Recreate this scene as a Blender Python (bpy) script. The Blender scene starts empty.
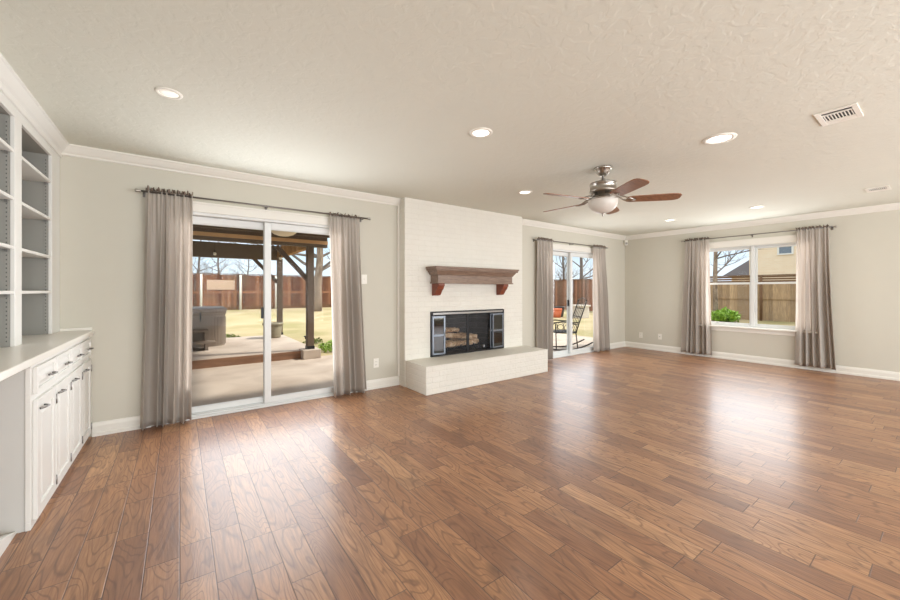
import bpy, bmesh, math, random
from math import sin, cos, pi, radians
from mathutils import Vector, Matrix
random.seed(11)
SC = bpy.context.scene
COL = SC.collection

# ------------------------------------------------------------------ camera
cd = bpy.data.cameras.new('camera')
cd.sensor_width = 36.0
cd.lens = 36.0 * 369.6 / 900.0
cd.shift_y = -(300 - 290.5) / 900.0
cd.clip_start = 0.02
cam = bpy.data.objects.new('camera', cd)
COL.objects.link(cam)
cam.location = (0, 0, 1.241)
cam.rotation_euler = (pi / 2, 0, -0.6314)
SC.camera = cam

# ------------------------------------------------------------------ light, world, exposure
SC.view_settings.view_transform = 'Standard'
SC.view_settings.look = 'None'
SC.view_settings.gamma = 1
SC.view_settings.use_curve_mapping = False
SC.view_settings.exposure = 0.42
SC.cycles.max_bounces = 10
SC.cycles.diffuse_bounces = 5
SC.cycles.glossy_bounces = 4
SC.cycles.transparent_max_bounces = 16
SC.cycles.caustics_reflective = False
SC.cycles.caustics_refractive = False
SC.cycles.sample_clamp_indirect = 6.0

SKY_STRENGTH = 1.6
SUN_ENERGY = 3.2
REAR_POWER = 290.0
DOWNLIGHT_POWER = 5.0
DOOR_A_POWER, DOOR_B_POWER, WIN_POWER = 34.0, 19.0, 27.0

world = bpy.data.worlds.new('sky')
SC.world = world
world.use_nodes = True
wn = world.node_tree
wn.nodes.clear()
wo = wn.nodes.new('ShaderNodeOutputWorld')
wb = wn.nodes.new('ShaderNodeBackground')
wb.inputs['Strength'].default_value = SKY_STRENGTH
wtc = wn.nodes.new('ShaderNodeTexCoord')
wsep = wn.nodes.new('ShaderNodeSeparateXYZ')
wramp = wn.nodes.new('ShaderNodeValToRGB')
e = wramp.color_ramp.elements
e[0].position = 0.0; e[0].color = (0.50, 0.55, 0.60, 1)
e[1].position = 0.75; e[1].color = (1.15, 1.15, 1.15, 1)
k = e.new(0.10); k.color = (0.40, 0.50, 0.60, 1)
k = e.new(0.40); k.color = (0.36, 0.50, 0.66, 1)
wnoise = wn.nodes.new('ShaderNodeTexNoise')
wnoise.inputs['Scale'].default_value = 3.0
wnoise.inputs['Detail'].default_value = 5.0
wmap = wn.nodes.new('ShaderNodeMapping')
wmap.inputs['Scale'].default_value = (1, 1, 3.5)
wcr = wn.nodes.new('ShaderNodeValToRGB')
wcr.color_ramp.elements[0].position = 0.45
wcr.color_ramp.elements[1].position = 0.75
wmix = wn.nodes.new('ShaderNodeMixRGB')
wmix.inputs[2].default_value = (0.60, 0.64, 0.68, 1)
L = wn.links.new
L(wtc.outputs['Generated'], wsep.inputs[0]); L(wsep.outputs['Z'], wramp.inputs[0])
L(wtc.outputs['Generated'], wmap.inputs[0]); L(wmap.outputs[0], wnoise.inputs['Vector'])
L(wnoise.outputs['Fac'], wcr.inputs[0]); L(wcr.outputs[0], wmix.inputs[0])
L(wramp.outputs[0], wmix.inputs[1]); L(wmix.outputs[0], wb.inputs[0]); L(wb.outputs[0], wo.inputs[0])

def sun_lamp():
    ld = bpy.data.lights.new('sun', 'SUN')
    ld.energy = SUN_ENERGY
    ld.angle = radians(5.0)
    ld.color = (1.0, 0.93, 0.82)
    o = bpy.data.objects.new('sun', ld)
    COL.objects.link(o)
    o.rotation_euler = Vector((-0.8, 0.2, -0.85)).to_track_quat('-Z', 'Y').to_euler()
sun_lamp()

def area_lamp(name, loc, direction, sx, sy, power, color, spread=180):
    ld = bpy.data.lights.new(name, 'AREA')
    ld.shape = 'RECTANGLE'
    ld.size = sx; ld.size_y = sy
    ld.energy = power; ld.color = color
    ld.spread = radians(spread)
    o = bpy.data.objects.new(name, ld)
    COL.objects.link(o)
    o.location = loc
    o.rotation_euler = Vector(direction).to_track_quat('-Z', 'Y').to_euler()
    return o
# added fill light from the unseen rear, then daylight through the glass doors and window
area_lamp('rear_fill', (3.4, -3.35, 1.2), (0, 1, 0.35), 8.0, 2.0, REAR_POWER, (0.95, 0.975, 1.0))
area_lamp('door_daylight', (0.77, 4.325, 1.1), (0, -1, 0), 1.55, 1.6, DOOR_A_POWER, (0.94, 0.97, 1.0))
area_lamp('door_daylight', (6.09, 4.325, 1.1), (0, -1, 0), 1.55, 1.6, DOOR_B_POWER, (0.94, 0.97, 1.0))
area_lamp('window_daylight', (7.965, 2.075, 1.32), (-1, 0, 0), 1.5, 1.36, WIN_POWER, (0.94, 0.97, 1.0))

# ------------------------------------------------------------------ mesh builder
class MB:
    def __init__(self):
        self.v = []; self.f = []; self.sm = []
    def add(self, vs, fs, smooth=False):
        n = len(self.v)
        self.v += [Vector(p) for p in vs]
        self.f += [tuple(i + n for i in q) for q in fs]
        self.sm += [smooth] * len(fs)
        return self
    def box(self, x0, x1, y0, y1, z0, z1):
        vs = [(x, y, z) for x in (x0, x1) for y in (y0, y1) for z in (z0, z1)]
        fs = [(0, 1, 3, 2), (4, 6, 7, 5), (0, 4, 5, 1), (2, 3, 7, 6), (0, 2, 6, 4), (1, 5, 7, 3)]
        return self.add(vs, fs)
    def obox(self, c, size, rot=None):
        rot = rot or Matrix.Identity(3)
        hx, hy, hz = size[0] / 2, size[1] / 2, size[2] / 2
        vs = [Vector(c) + rot @ Vector((x, y, z)) for x in (-hx, hx) for y in (-hy, hy) for z in (-hz, hz)]
        fs = [(0, 1, 3, 2), (4, 6, 7, 5), (0, 4, 5, 1), (2, 3, 7, 6), (0, 2, 6, 4), (1, 5, 7, 3)]
        return self.add(vs, fs)
    def beam(self, a, b, w, hgt):
        a, b = Vector(a), Vector(b)
        d = (b - a)
        q = d.to_track_quat('X', 'Z').to_matrix()
        return self.obox((a + b) / 2, (d.length, w, hgt), q)
    def tube(self, pts, rad, seg=10, caps=True, smooth=True):
        pts = [Vector(p) for p in pts]
        if not hasattr(rad, '__len__'):
            rad = [rad] * len(pts)
        vs = []; fs = []
        up = None
        for i, p in enumerate(pts):
            t = (pts[min(i + 1, len(pts) - 1)] - pts[max(i - 1, 0)]).normalized()
            if up is None:
                up = Vector((0, 0, 1)) if abs(t.z) < 0.9 else Vector((1, 0, 0))
            a = t.cross(up)
            if a.length < 1e-5:
                a = t.orthogonal()
            a.normalize()
            b = a.cross(t).normalized()
            up = b
            for j in range(seg):
                w = 2 * pi * j / seg
                vs.append(p + (a * cos(w) + b * sin(w)) * rad[i])
        for i in range(len(pts) - 1):
            for j in range(seg):
                j2 = (j + 1) % seg
                fs.append((i * seg + j, i * seg + j2, (i + 1) * seg + j2, (i + 1) * seg + j))
        if caps:
            fs.append(tuple(range(seg))[::-1])
            fs.append(tuple((len(pts) - 1) * seg + j for j in range(seg)))
        return self.add(vs, fs, smooth)
    def lathe(self, prof, c=(0, 0, 0), seg=28, smooth=True):
        vs = []; fs = []
        c = Vector(c)
        for r, z in prof:
            for j in range(seg):
                w = 2 * pi * j / seg
                vs.append(c + Vector((r * cos(w), r * sin(w), z)))
        for i in range(len(prof) - 1):
            for j in range(seg):
                j2 = (j + 1) % seg
                fs.append((i * seg + j, i * seg + j2, (i + 1) * seg + j2, (i + 1) * seg + j))
        return self.add(vs, fs, smooth)
    def prism(self, poly, fn, a, b):
        # poly: list of 2-D points; fn(u, v, w) -> xyz ; extruded from w=a to w=b
        n = len(poly)
        vs = [fn(u, v, a) for u, v in poly] + [fn(u, v, b) for u, v in poly]
        fs = [tuple(range(n)), tuple(range(n, 2 * n))[::-1]]
        for i in range(n):
            j = (i + 1) % n
            fs.append((i, i + n, j + n, j))
        return self.add(vs, fs)
    def grid(self, fn, nu, nv, smooth=True):
        vs = [fn(i / nu, j / nv) for i in range(nu + 1) for j in range(nv + 1)]
        fs = []
        for i in range(nu):
            for j in range(nv):
                a = i * (nv + 1) + j
                fs.append((a, a + 1, a + nv + 2, a + nv + 1))
        return self.add(vs, fs, smooth)
    def sphere(self, c, r, seg=14, rings=8, sz=1.0):
        prof = [(max(1e-4, r * sin(pi * i / rings)), -r * sz * cos(pi * i / rings)) for i in range(rings + 1)]
        return self.lathe(prof, c, seg)
    def build(self, name, mat, parent=None, bevel=0.0, origin=None, seg=2, normals=True):
        off = Vector((0, 0, 0))
        if parent is not None:
            p = parent
            while p is not None:
                off += p.location
                p = p.parent
            o_loc = Vector((0, 0, 0))
        elif origin == 'base':
            xs = [p.x for p in self.v]; ys = [p.y for p in self.v]; zs = [p.z for p in self.v]
            o_loc = Vector(((min(xs) + max(xs)) / 2, (min(ys) + max(ys)) / 2, min(zs)))
            off = o_loc
        else:
            o_loc = Vector((0, 0, 0))
        me = bpy.data.meshes.new(name)
        me.from_pydata([p - off for p in self.v], [], self.f)
        if normals:
            bm = bmesh.new(); bm.from_mesh(me)
            bmesh.ops.recalc_face_normals(bm, faces=bm.faces)
            bm.to_mesh(me); bm.free()
        me.polygons.foreach_set('use_smooth', self.sm)
        me.materials.append(mat)
        o = bpy.data.objects.new(name, me)
        COL.objects.link(o)
        o.location = o_loc
        if parent is not None:
            o.parent = parent
        if bevel > 0:
            m = o.modifiers.new('bevel', 'BEVEL')
            m.width = bevel; m.segments = seg; m.limit_method = 'ANGLE'; m.angle_limit = radians(40)
        return o

def tag(o, label=None, cat=None, group=None, kind=None):
    if label: o['label'] = label
    if cat: o['category'] = cat
    if group: o['group'] = group
    if kind: o['kind'] = kind
    return o
def empty(name, loc, label=None, cat=None, group=None, kind=None):
    o = bpy.data.objects.new(name, None)
    o.empty_display_size = 0.1
    COL.objects.link(o)
    o.location = loc
    return tag(o, label, cat, group, kind)
def struct(o):
    o['kind'] = 'structure'
    return o
def kids(o):
    return [c for c in bpy.data.objects if c.parent == o]
def copy_tree(o, parent=None, loc=None, label=None):
    c = o.copy(); COL.objects.link(c)
    if parent is not None: c.parent = parent
    if loc is not None: c.location = loc
    if label: c['label'] = label
    for ch in kids(o):
        copy_tree(ch, c)
    return c

# ------------------------------------------------------------------ materials
class NT:
    def __init__(self, name):
        self.m = bpy.data.materials.new(name)
        self.m.use_nodes = True
        self.t = self.m.node_tree
        self.t.nodes.clear()
        self.out = self.n('ShaderNodeOutputMaterial')
    def n(self, ty, **kw):
        x = self.t.nodes.new(ty)
        for a, b in kw.items(): setattr(x, a, b)
        return x
    def l(self, a, b):
        self.t.links.new(a, b)
    def val(self, sock, v):
        if isinstance(v, bpy.types.NodeSocket): self.l(v, sock)
        else: sock.default_value = v
    def math(self, op, a, b=0.0, c=None):
        x = self.n('ShaderNodeMath', operation=op)
        self.val(x.inputs[0], a); self.val(x.inputs[1], b)
        if c is not None: self.val(x.inputs[2], c)
        return x.outputs[0]
    def mix(self, fac, a, b, mode='MIX'):
        x = self.n('ShaderNodeMixRGB', blend_type=mode)
        self.val(x.inputs[0], fac)
        self.val(x.inputs[1], a if isinstance(a, bpy.types.NodeSocket) else (*a, 1))
        self.val(x.inputs[2], b if isinstance(b, bpy.types.NodeSocket) else (*b, 1))
        return x.outputs[0]
    def noise(self, vec, scale, detail=4, dist=0.0, rough=0.5):
        x = self.n('ShaderNodeTexNoise')
        if vec is not None: self.l(vec, x.inputs['Vector'])
        x.inputs['Scale'].default_value = scale
        x.inputs['Detail'].default_value = detail
        x.inputs['Distortion'].default_value = dist
        x.inputs['Roughness'].default_value = rough
        return x.outputs['Fac']
    def ramp(self, fac, stops):
        x = self.n('ShaderNodeValToRGB')
        el = x.color_ramp.elements
        while len(el) < len(stops): el.new(0.5)
        for s, (p, c) in zip(el, stops):
            s.position = p; s.color = (*c, 1)
        self.l(fac, x.inputs[0])
        return x.outputs[0]
    def comb(self, x, y, z=0.0):
        c = self.n('ShaderNodeCombineXYZ')
        self.val(c.inputs[0], x); self.val(c.inputs[1], y); self.val(c.inputs[2], z)
        return c.outputs[0]
    def pos(self):
        g = self.n('ShaderNodeNewGeometry')
        return g.outputs['Position']
    def obj(self):
        g = self.n('ShaderNodeTexCoord')
        return g.outputs['Object']
    def sep(self, v):
        s = self.n('ShaderNodeSeparateXYZ'); self.l(v, s.inputs[0])
        return s.outputs[0], s.outputs[1], s.outputs[2]
    def scale(self, v, s):
        m = self.n('ShaderNodeMapping'); self.l(v, m.inputs[0])
        m.inputs['Scale'].default_value = s
        return m.outputs[0]
    def bump(self, h, strength=0.3, dist=0.01):
        b = self.n('ShaderNodeBump')
        self.l(h, b.inputs['Height'])
        b.inputs['Strength'].default_value = strength
        b.inputs['Distance'].default_value = dist
        return b.outputs[0]
    def bsdf(self, color, rough=0.5, metal=0.0, normal=None, **kw):
        b = self.n('ShaderNodeBsdfPrincipled')
        self.val(b.inputs['Base Color'], color if isinstance(color, bpy.types.NodeSocket) else (*color, 1))
        self.val(b.inputs['Roughness'], rough)
        b.inputs['Metallic'].default_value = metal
        if normal is not None: self.l(normal, b.inputs['Normal'])
        for a, v in kw.items():
            self.val(b.inputs[a.replace('_', ' ')], v)
        return b.outputs[0]
    def done(self, sh):
        self.l(sh, self.out.inputs['Surface'])
        return self.m

M = {}
def simple(name, color, rough=0.5, metal=0.0, vary=0.0, vscale=8, bump=0.0, bscale=60, **kw):
    t = NT(name)
    p = t.obj()
    c = color
    if vary:
        c = t.mix(t.noise(p, vscale, 4), tuple(x * (1 - vary) for x in color), tuple(min(1, x * (1 + vary)) for x in color))
    nm = t.bump(t.noise(p, bscale, 3), bump, 0.004) if bump else None
    M[name] = t.done(t.bsdf(c, rough, metal, nm, **kw))
    return M[name]

def lin(r, g, b):
    f = lambda c: ((c / 255 + 0.055) / 1.055) ** 2.4 if c > 10 else c / 255 / 12.92
    return (f(r), f(g), f(b))

simple('wall_paint', lin(205, 201, 188), 0.75, vary=0.015, bump=0.12, bscale=140)
simple('trim_white', lin(232, 229, 221), 0.38, vary=0.01)
simple('cabinet_white', lin(232, 231, 227), 0.35, vary=0.012)
simple('cabinet_shaded', lin(206, 205, 201), 0.45, vary=0.012)  # white carcass made greyer: knee-space shade put into the colour
simple('bookcase_grey', lin(156, 155, 149), 0.45, vary=0.012)
simple('counter_white', lin(236, 232, 224), 0.3, vary=0.02, vscale=3)
simple('vinyl_white', lin(225, 227, 226), 0.35)
simple('nickel', (0.44, 0.41, 0.37), 0.3, 1.0)
simple('pewter', (0.30, 0.29, 0.28), 0.35, 1.0)
simple('rod_metal', (0.20, 0.18, 0.165), 0.4, 0.9)
simple('chrome', (0.20, 0.22, 0.25), 0.38, 1.0)
simple('black_metal', (0.016, 0.016, 0.018), 0.4, 0.4)
simple('iron', (0.03, 0.022, 0.018), 0.65)
simple('plastic_white', lin(238, 235, 226), 0.4)
simple('plastic_grey', lin(150, 148, 142), 0.5)
simple('corbel_wood', lin(128, 66, 44), 0.4, vary=0.3, vscale=12)
simple('galvanised', lin(228, 226, 218), 0.5, 0.1, vary=0.05)
simple('tub_shell', lin(150, 135, 122), 0.6, vary=0.06)
simple('tub_cover', lin(152, 140, 130), 0.7, vary=0.1)
simple('tub_step', lin(142, 126, 112), 0.7, vary=0.12)
simple('terracotta', lin(226, 120, 80), 0.8, vary=0.12)
simple('pot_black', lin(52, 45, 44), 0.6, vary=0.1)
simple('pot_stone', lin(142, 132, 112), 0.85, vary=0.28, vscale=14, bump=0.4, bscale=30)
simple('planter_stone', lin(216, 205, 192), 0.85, vary=0.1, bump=0.2)
simple('post_wood', lin(104, 86, 70), 0.8, vary=0.2, vscale=10, bump=0.3, bscale=40)
simple('dark_beam', lin(112, 98, 82), 0.8, vary=0.18, vscale=7, bump=0.3, bscale=40)
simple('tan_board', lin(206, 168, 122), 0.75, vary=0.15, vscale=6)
simple('roof_shingle', lin(124, 122, 130), 0.9, vary=0.1, vscale=20)
simple('roof_brown', lin(120, 105, 92), 0.9, vary=0.1)
simple('house_glass', lin(120, 130, 140), 0.15)
simple('bulb_white', lin(245, 240, 228), 0.3)
simple('brace_wood', lin(96, 80, 66), 0.8, vary=0.2)
simple('soffit', lin(200, 196, 186), 0.8)
simple('leaf_green', lin(136, 170, 62), 0.6, vary=0.35, vscale=9)
simple('leaf_dull', lin(120, 132, 66), 0.7, vary=0.35, vscale=9)
simple('slot_dark', (0.02, 0.02, 0.02), 0.6)
simple('slot_grey', (0.11, 0.11, 0.105), 0.6)

# textured ceiling
t = NT('ceiling_paint')
p = t.pos()
h1 = t.ramp(t.noise(p, 16, 5, 0.6), [(0.44, (0, 0, 0)), (0.56, (1, 1, 1))])
h2 = t.noise(p, 70, 3)
hh = t.math('ADD', t.math('MULTIPLY', h1, 1.0), t.math('MULTIPLY', h2, 0.35))
M['ceiling_paint'] = t.done(t.bsdf(t.mix(t.noise(p, 1.2, 3), lin(219, 220, 209), lin(225, 226, 215)), 0.85, 0, t.bump(hh, 0.19, 0.0045)))

# hand scraped hickory planks running along Y
t = NT('plank_floor')
p = t.pos()
x, y, z = t.sep(p)
W, LEN = 0.127, 1.15
row = t.math('FLOOR', t.math('DIVIDE', x, W))
wn1 = t.n('ShaderNodeTexWhiteNoise', noise_dimensions='1D'); t.l(row, wn1.inputs['W'])
yo = t.math('ADD', t.math('DIVIDE', y, LEN), t.math('MULTIPLY', wn1.outputs['Value'], 7.0))
idx = t.math('FLOOR', yo)
wn2 = t.n('ShaderNodeTexWhiteNoise', noise_dimensions='2D'); t.l(t.comb(row, idx), wn2.inputs['Vector'])
rnd = wn2.outputs['Value']
# second split makes short planks in some rows
wn3 = t.n('ShaderNodeTexWhiteNoise', noise_dimensions='2D'); t.l(t.comb(t.math('ADD', row, 31.7), idx), wn3.inputs['Vector'])
fy = t.math('FRACT', yo)
cut = t.math('ADD', 0.32, t.math('MULTIPLY', wn3.outputs['Value'], 0.5))
half = t.math('GREATER_THAN', fy, cut)
wn4 = t.n('ShaderNodeTexWhiteNoise', noise_dimensions='3D'); t.l(t.comb(row, idx, half), wn4.inputs['Vector'])
rnd = wn4.outputs['Value']
gv = t.comb(t.math('ADD', x, t.math('MULTIPLY', rnd, 17.0)), t.math('ADD', t.math('MULTIPLY', y, 0.11), t.math('MULTIPLY', rnd, 9.0)), rnd)
g1 = t.noise(gv, 15, 7, 2.2, 0.6)
wv = t.n('ShaderNodeTexWave', wave_type='BANDS', bands_direction='X', wave_profile='SIN')
t.l(gv, wv.inputs['Vector'])
wv.inputs['Scale'].default_value = 9
wv.inputs['Distortion'].default_value = 16
wv.inputs['Detail'].default_value = 3
wv.inputs['Detail Scale'].default_value = 1.6
fine = t.noise(t.comb(t.math('MULTIPLY', x, 1.0), t.math('MULTIPLY', y, 0.05), rnd), 130, 3, 0.4)
plank = t.ramp(rnd, [(0.0, lin(140, 96, 67)), (0.2, lin(158, 111, 77)), (0.55, lin(173, 125, 87)), (0.85, lin(182, 135, 95)), (1.0, lin(194, 148, 107))])
col = t.mix(t.math('MULTIPLY', t.ramp(g1, [(0.38, (1, 1, 1)), (0.60, (0, 0, 0))]), 0.40), plank, lin(112, 72, 48))
col = t.mix(t.math('MULTIPLY', t.ramp(wv.outputs['Fac'], [(0.62, (0, 0, 0)), (0.95, (1, 1, 1))]), 0.22), col, lin(108, 68, 45))
col = t.mix(t.math('MULTIPLY', t.ramp(fine, [(0.35, (1, 1, 1)), (0.55, (0, 0, 0))]), 0.25), col, lin(88, 54, 38))
cv = t.comb(t.math('ADD', x, t.math('MULTIPLY', rnd, 23.0)), t.math('ADD', t.math('MULTIPLY', y, 0.20), t.math('MULTIPLY', rnd, 5.0)), rnd)
cath = t.noise(cv, 5.5, 2, 0.5, 0.45)
ring = t.math('ABSOLUTE', t.math('SINE', t.math('MULTIPLY', cath, 62.0)))
amt = t.math('MULTIPLY', t.ramp(ring, [(0.05, (1, 1, 1)), (0.5, (0, 0, 0))]), 0.6)
col = t.mix(amt, col, lin(96, 60, 40))
knot = t.n('ShaderNodeTexVoronoi'); t.l(t.comb(t.math('MULTIPLY', x, 1.0), t.math('MULTIPLY', y, 0.55)), knot.inputs['Vector'])
knot.inputs['Scale'].default_value = 1.7
kn = t.ramp(knot.outputs['Distance'], [(0.015, (1, 1, 1)), (0.06, (0, 0, 0))])
col = t.mix(t.math('MULTIPLY', kn, 0.6), col, lin(58, 36, 26))
blot = t.noise(t.comb(x, t.math('MULTIPLY', y, 0.45), rnd), 5, 4, 0.6)
col = t.mix(t.math('MULTIPLY', t.ramp(blot, [(0.50, (0, 0, 0)), (0.72, (1, 1, 1))]), 0.45), col, lin(98, 64, 44))
fx = t.math('FRACT', t.math('DIVIDE', x, W))
ex = t.math('MULTIPLY', t.math('MINIMUM', fx, t.math('SUBTRACT', 1.0, fx)), W)
ey = t.math('MULTIPLY', t.math('MINIMUM', t.math('MINIMUM', fy, t.math('SUBTRACT', 1.0, fy)), t.math('ABSOLUTE', t.math('SUBTRACT', fy, cut))), LEN)
edge = t.math('MINIMUM', ex, ey)
seam = t.n('ShaderNodeMapRange'); t.l(edge, seam.inputs[0])
seam.inputs[1].default_value = 0.0008; seam.inputs[2].default_value = 0.0032
seam.inputs[3].default_value = 1.0; seam.inputs[4].default_value = 0.0
sm_ = seam.outputs[0]
col = t.mix(t.math('MULTIPLY', sm_, 0.75), col, lin(62, 38, 26))
scr = t.noise(t.comb(x, t.math('MULTIPLY', y, 0.3), rnd), 16, 3, 0.5)
hgt = t.math('SUBTRACT', t.math('ADD', t.math('MULTIPLY', scr, 0.8), t.math('MULTIPLY', g1, 0.25)), t.math('MULTIPLY', sm_, 0.55))
rgh = t.math('ADD', 0.42, t.math('MULTIPLY', g1, 0.12))
M['plank_floor'] = t.done(t.bsdf(col, rgh, 0, t.bump(hgt, 0.45, 0.005), IOR=1.6, Coat_Weight=0.35, Coat_Roughness=0.22, Coat_IOR=1.6))

# painted brick: courses show only as relief
def brick_paint(name, top=False):
    t = NT(name)
    p = t.pos()
    x, y, z = t.sep(p)
    vec = t.comb(x, y) if top else t.comb(t.math('ADD', x, y), z)
    b = t.n('ShaderNodeTexBrick')
    t.l(vec, b.inputs['Vector'])
    b.inputs['Color1'].default_value = (0.9, 0.9, 0.9, 1); b.inputs['Color2'].default_value = (0.55, 0.55, 0.55, 1)
    b.inputs['Mortar'].default_value = (0, 0, 0, 1)
    b.inputs['Scale'].default_value = 1.0
    b.inputs['Mortar Size'].default_value = 0.006
    b.inputs['Mortar Smooth'].default_value = 0.6
    b.inputs['Brick Width'].default_value = 0.2 if not top else 0.07
    b.inputs['Row Height'].default_value = 0.068 if not top else 0.25
    h = t.math('ADD', t.n('ShaderNodeRGBToBW').outputs[0], 0.0)
    bw = t.n('ShaderNodeRGBToBW'); t.l(b.outputs['Color'], bw.inputs[0])
    h = t.math('ADD', bw.outputs[0], t.math('MULTIPLY', t.noise(p, 26, 6), 1.3))
    col = t.mix(t.math('MULTIPLY', b.outputs['Fac'], 0.25), lin(230, 227, 218), lin(210, 206, 196))
    col = t.mix(t.noise(p, 5, 5), col, lin(222, 218, 208))
    M[name] = t.done(t.bsdf(col, 0.6, 0, t.bump(h, 0.5, 0.008)))
brick_paint('brick_white')
brick_paint('brick_white_cap', True)

# stained mantel wood
t = NT('mantel_wood')
p = t.obj()
g = t.noise(t.scale(p, (0.6, 6, 6)), 9, 5, 1.0)
M['mantel_wood'] = t.done(t.bsdf(t.ramp(g, [(0.3, lin(112, 90, 76)), (0.7, lin(146, 122, 106))]), 0.35, 0, None, Coat_Weight=0.2))

# fan blade wood
t = NT('blade_wood')
p = t.obj()
g = t.noise(t.scale(p, (0.6, 8, 8)), 8, 5, 1.0)
M['blade_wood'] = t.done(t.bsdf(t.ramp(g, [(0.3, lin(118, 82, 60)), (0.7, lin(156, 110, 80))]), 0.35))

# curtain cloth with some light passing through
t = NT('curtain_cloth')
p = t.obj()
n1 = t.noise(t.scale(p, (1, 1, 0.08)), 260, 2)
c = t.mix(n1, lin(210, 202, 193), lin(226, 219, 211))
d = t.n('ShaderNodeBsdfDiffuse'); t.l(c, d.inputs['Color'])
sh = t.n('ShaderNodeBsdfSheen'); sh.inputs['Roughness'].default_value = 0.4
sh.inputs['Color'].default_value = (0.5, 0.46, 0.42, 1)
tr = t.n('ShaderNodeBsdfTranslucent'); tr.inputs['Color'].default_value = (*lin(228, 219, 211), 1)
mx = t.n('ShaderNodeMixShader'); mx.inputs[0].default_value = 0.42
t.l(d.outputs[0], mx.inputs[1]); t.l(tr.outputs[0], mx.inputs[2])
ad = t.n('ShaderNodeMixShader'); ad.inputs[0].default_value = 0.12
t.l(mx.outputs[0], ad.inputs[1]); t.l(sh.outputs[0], ad.inputs[2])
M['curtain_cloth'] = t.done(ad.outputs[0])
simple('heading_shaded', lin(128, 114, 102), 0.7, vary=0.25, vscale=40)  # cloth darkened for the heading: its shadow is put into the colour

# thin window glass
t = NT('clear_glass')
tp = t.n('ShaderNodeBsdfTransparent'); tp.inputs['Color'].default_value = (0.97, 0.985, 0.98, 1)
gl = t.n('ShaderNodeBsdfGlossy'); gl.inputs['Roughness'].default_value = 0.01
lw = t.n('ShaderNodeFresnel'); lw.inputs['IOR'].default_value = 1.35
mx = t.n('ShaderNodeMixShader')
t.l(t.math('MULTIPLY', lw.outputs[0], 0.12), mx.inputs[0]); t.l(tp.outputs[0], mx.inputs[1]); t.l(gl.outputs[0], mx.inputs[2])
M['clear_glass'] = t.done(mx.outputs[0])

# dark fireplace glass
t = NT('smoked_glass')
tp = t.n('ShaderNodeBsdfTransparent'); tp.inputs['Color'].default_value = (0.03, 0.035, 0.04, 1)
gl = t.n('ShaderNodeBsdfGlossy'); gl.inputs['Roughness'].default_value = 0.04
mx = t.n('ShaderNodeMixShader'); mx.inputs[0].default_value = 0.12
t.l(tp.outputs[0], mx.inputs[1]); t.l(gl.outputs[0], mx.inputs[2])
M['smoked_glass'] = t.done(mx.outputs[0])

# mesh fire curtain
t = NT('mesh_curtain')
tp = t.n('ShaderNodeBsdfTransparent')
b = t.bsdf((0.10, 0.10, 0.105), 0.4, 0.6)
mx = t.n('ShaderNodeMixShader'); mx.inputs[0].default_value = 0.26
t.l(tp.outputs[0], mx.inputs[1]); t.l(b, mx.inputs[2])
M['mesh_curtain'] = t.done(mx.outputs[0])

# firebox brick
t = NT('firebox_brick')
p = t.pos(); x, y, z = t.sep(p)
b = t.n('ShaderNodeTexBrick'); t.l(t.comb(t.math('ADD', x, y), z), b.inputs['Vector'])
b.inputs['Scale'].default_value = 1; b.inputs['Brick Width'].default_value = 0.22; b.inputs['Row Height'].default_value = 0.08
b.inputs['Mortar Size'].default_value = 0.006
b.inputs['Color1'].default_value = (0.10, 0.09, 0.085, 1); b.inputs['Color2'].default_value = (0.07, 0.064, 0.06, 1)
b.inputs['Mortar'].default_value = (0.13, 0.12, 0.11, 1)
M['firebox_brick'] = t.done(t.bsdf(b.outputs['Color'], 0.9))

# log bark
t = NT('log_bark')
p = t.obj()
g = t.noise(p, 14, 6, 1.5, 0.65)
M['log_bark'] = t.done(t.bsdf(t.ramp(g, [(0.32, lin(84, 62, 48)), (0.48, lin(200, 164, 128)), (0.66, lin(240, 218, 192))]), 0.9, 0, t.bump(g, 0.8, 0.02)))
simple('log_end', lin(220, 192, 156), 0.9, vary=0.15, vscale=20)

# frosted lamp bowl, downlight lens
t = NT('frosted_bowl')
M['frosted_bowl'] = t.done(t.bsdf(lin(206, 200, 192), 0.35, 0, None, Emission_Color=(1, 0.93, 0.84, 1), Emission_Strength=0.03))
t = NT('lamp_lens')
M['lamp_lens'] = t.done(t.bsdf((0.9, 0.88, 0.84), 0.4, 0, None, Emission_Color=(1, 0.95, 0.86, 1), Emission_Strength=2.2))
simple('lens_off', lin(244, 240, 228), 0.4, Emission_Color=(1, 0.95, 0.86, 1), Emission_Strength=0.35)
simple('fan_bowl_cream', lin(240, 226, 196), 0.5)

# fence boards
def fence_mat(name, axis, a, b, c, W=0.14):
    t = NT(name)
    p = t.pos(); x, y, z = t.sep(p)
    s = x if axis == 'x' else y
    r = t.n('ShaderNodeTexWhiteNoise', noise_dimensions='1D'); t.l(t.math('FLOOR', t.math('DIVIDE', s, W)), r.inputs['W'])
    col = t.ramp(r.outputs['Value'], [(0, a), (0.5, b), (1, c)])
    st = t.noise(t.comb(t.math('MULTIPLY', s, 1.0), t.math('MULTIPLY', z, 0.12), 0.3), 30, 4)
    col = t.mix(t.math('MULTIPLY', t.ramp(st, [(0.4, (1, 1, 1)), (0.65, (0, 0, 0))]), 0.35), col, tuple(q * 0.45 for q in a))
    blot = t.noise(t.comb(s, z), 0.8, 3)
    col = t.mix(t.math('MULTIPLY', t.ramp(blot, [(0.45, (0, 0, 0)), (0.7, (1, 1, 1))]), 0.35), col, lin(140, 118, 98))
    M[name] = t.done(t.bsdf(col, 0.85, 0, t.bump(st, 0.3, 0.01)))
fence_mat('fence_red', 'x', lin(96, 62, 44), lin(150, 98, 70), lin(194, 138, 102))
fence_mat('fence_tan', 'y', lin(158, 130, 100), lin(198, 164, 126), lin(226, 192, 152))
fence_mat('fence_russet', 'y', lin(116, 76, 54), lin(160, 104, 76), lin(190, 134, 102))
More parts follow.
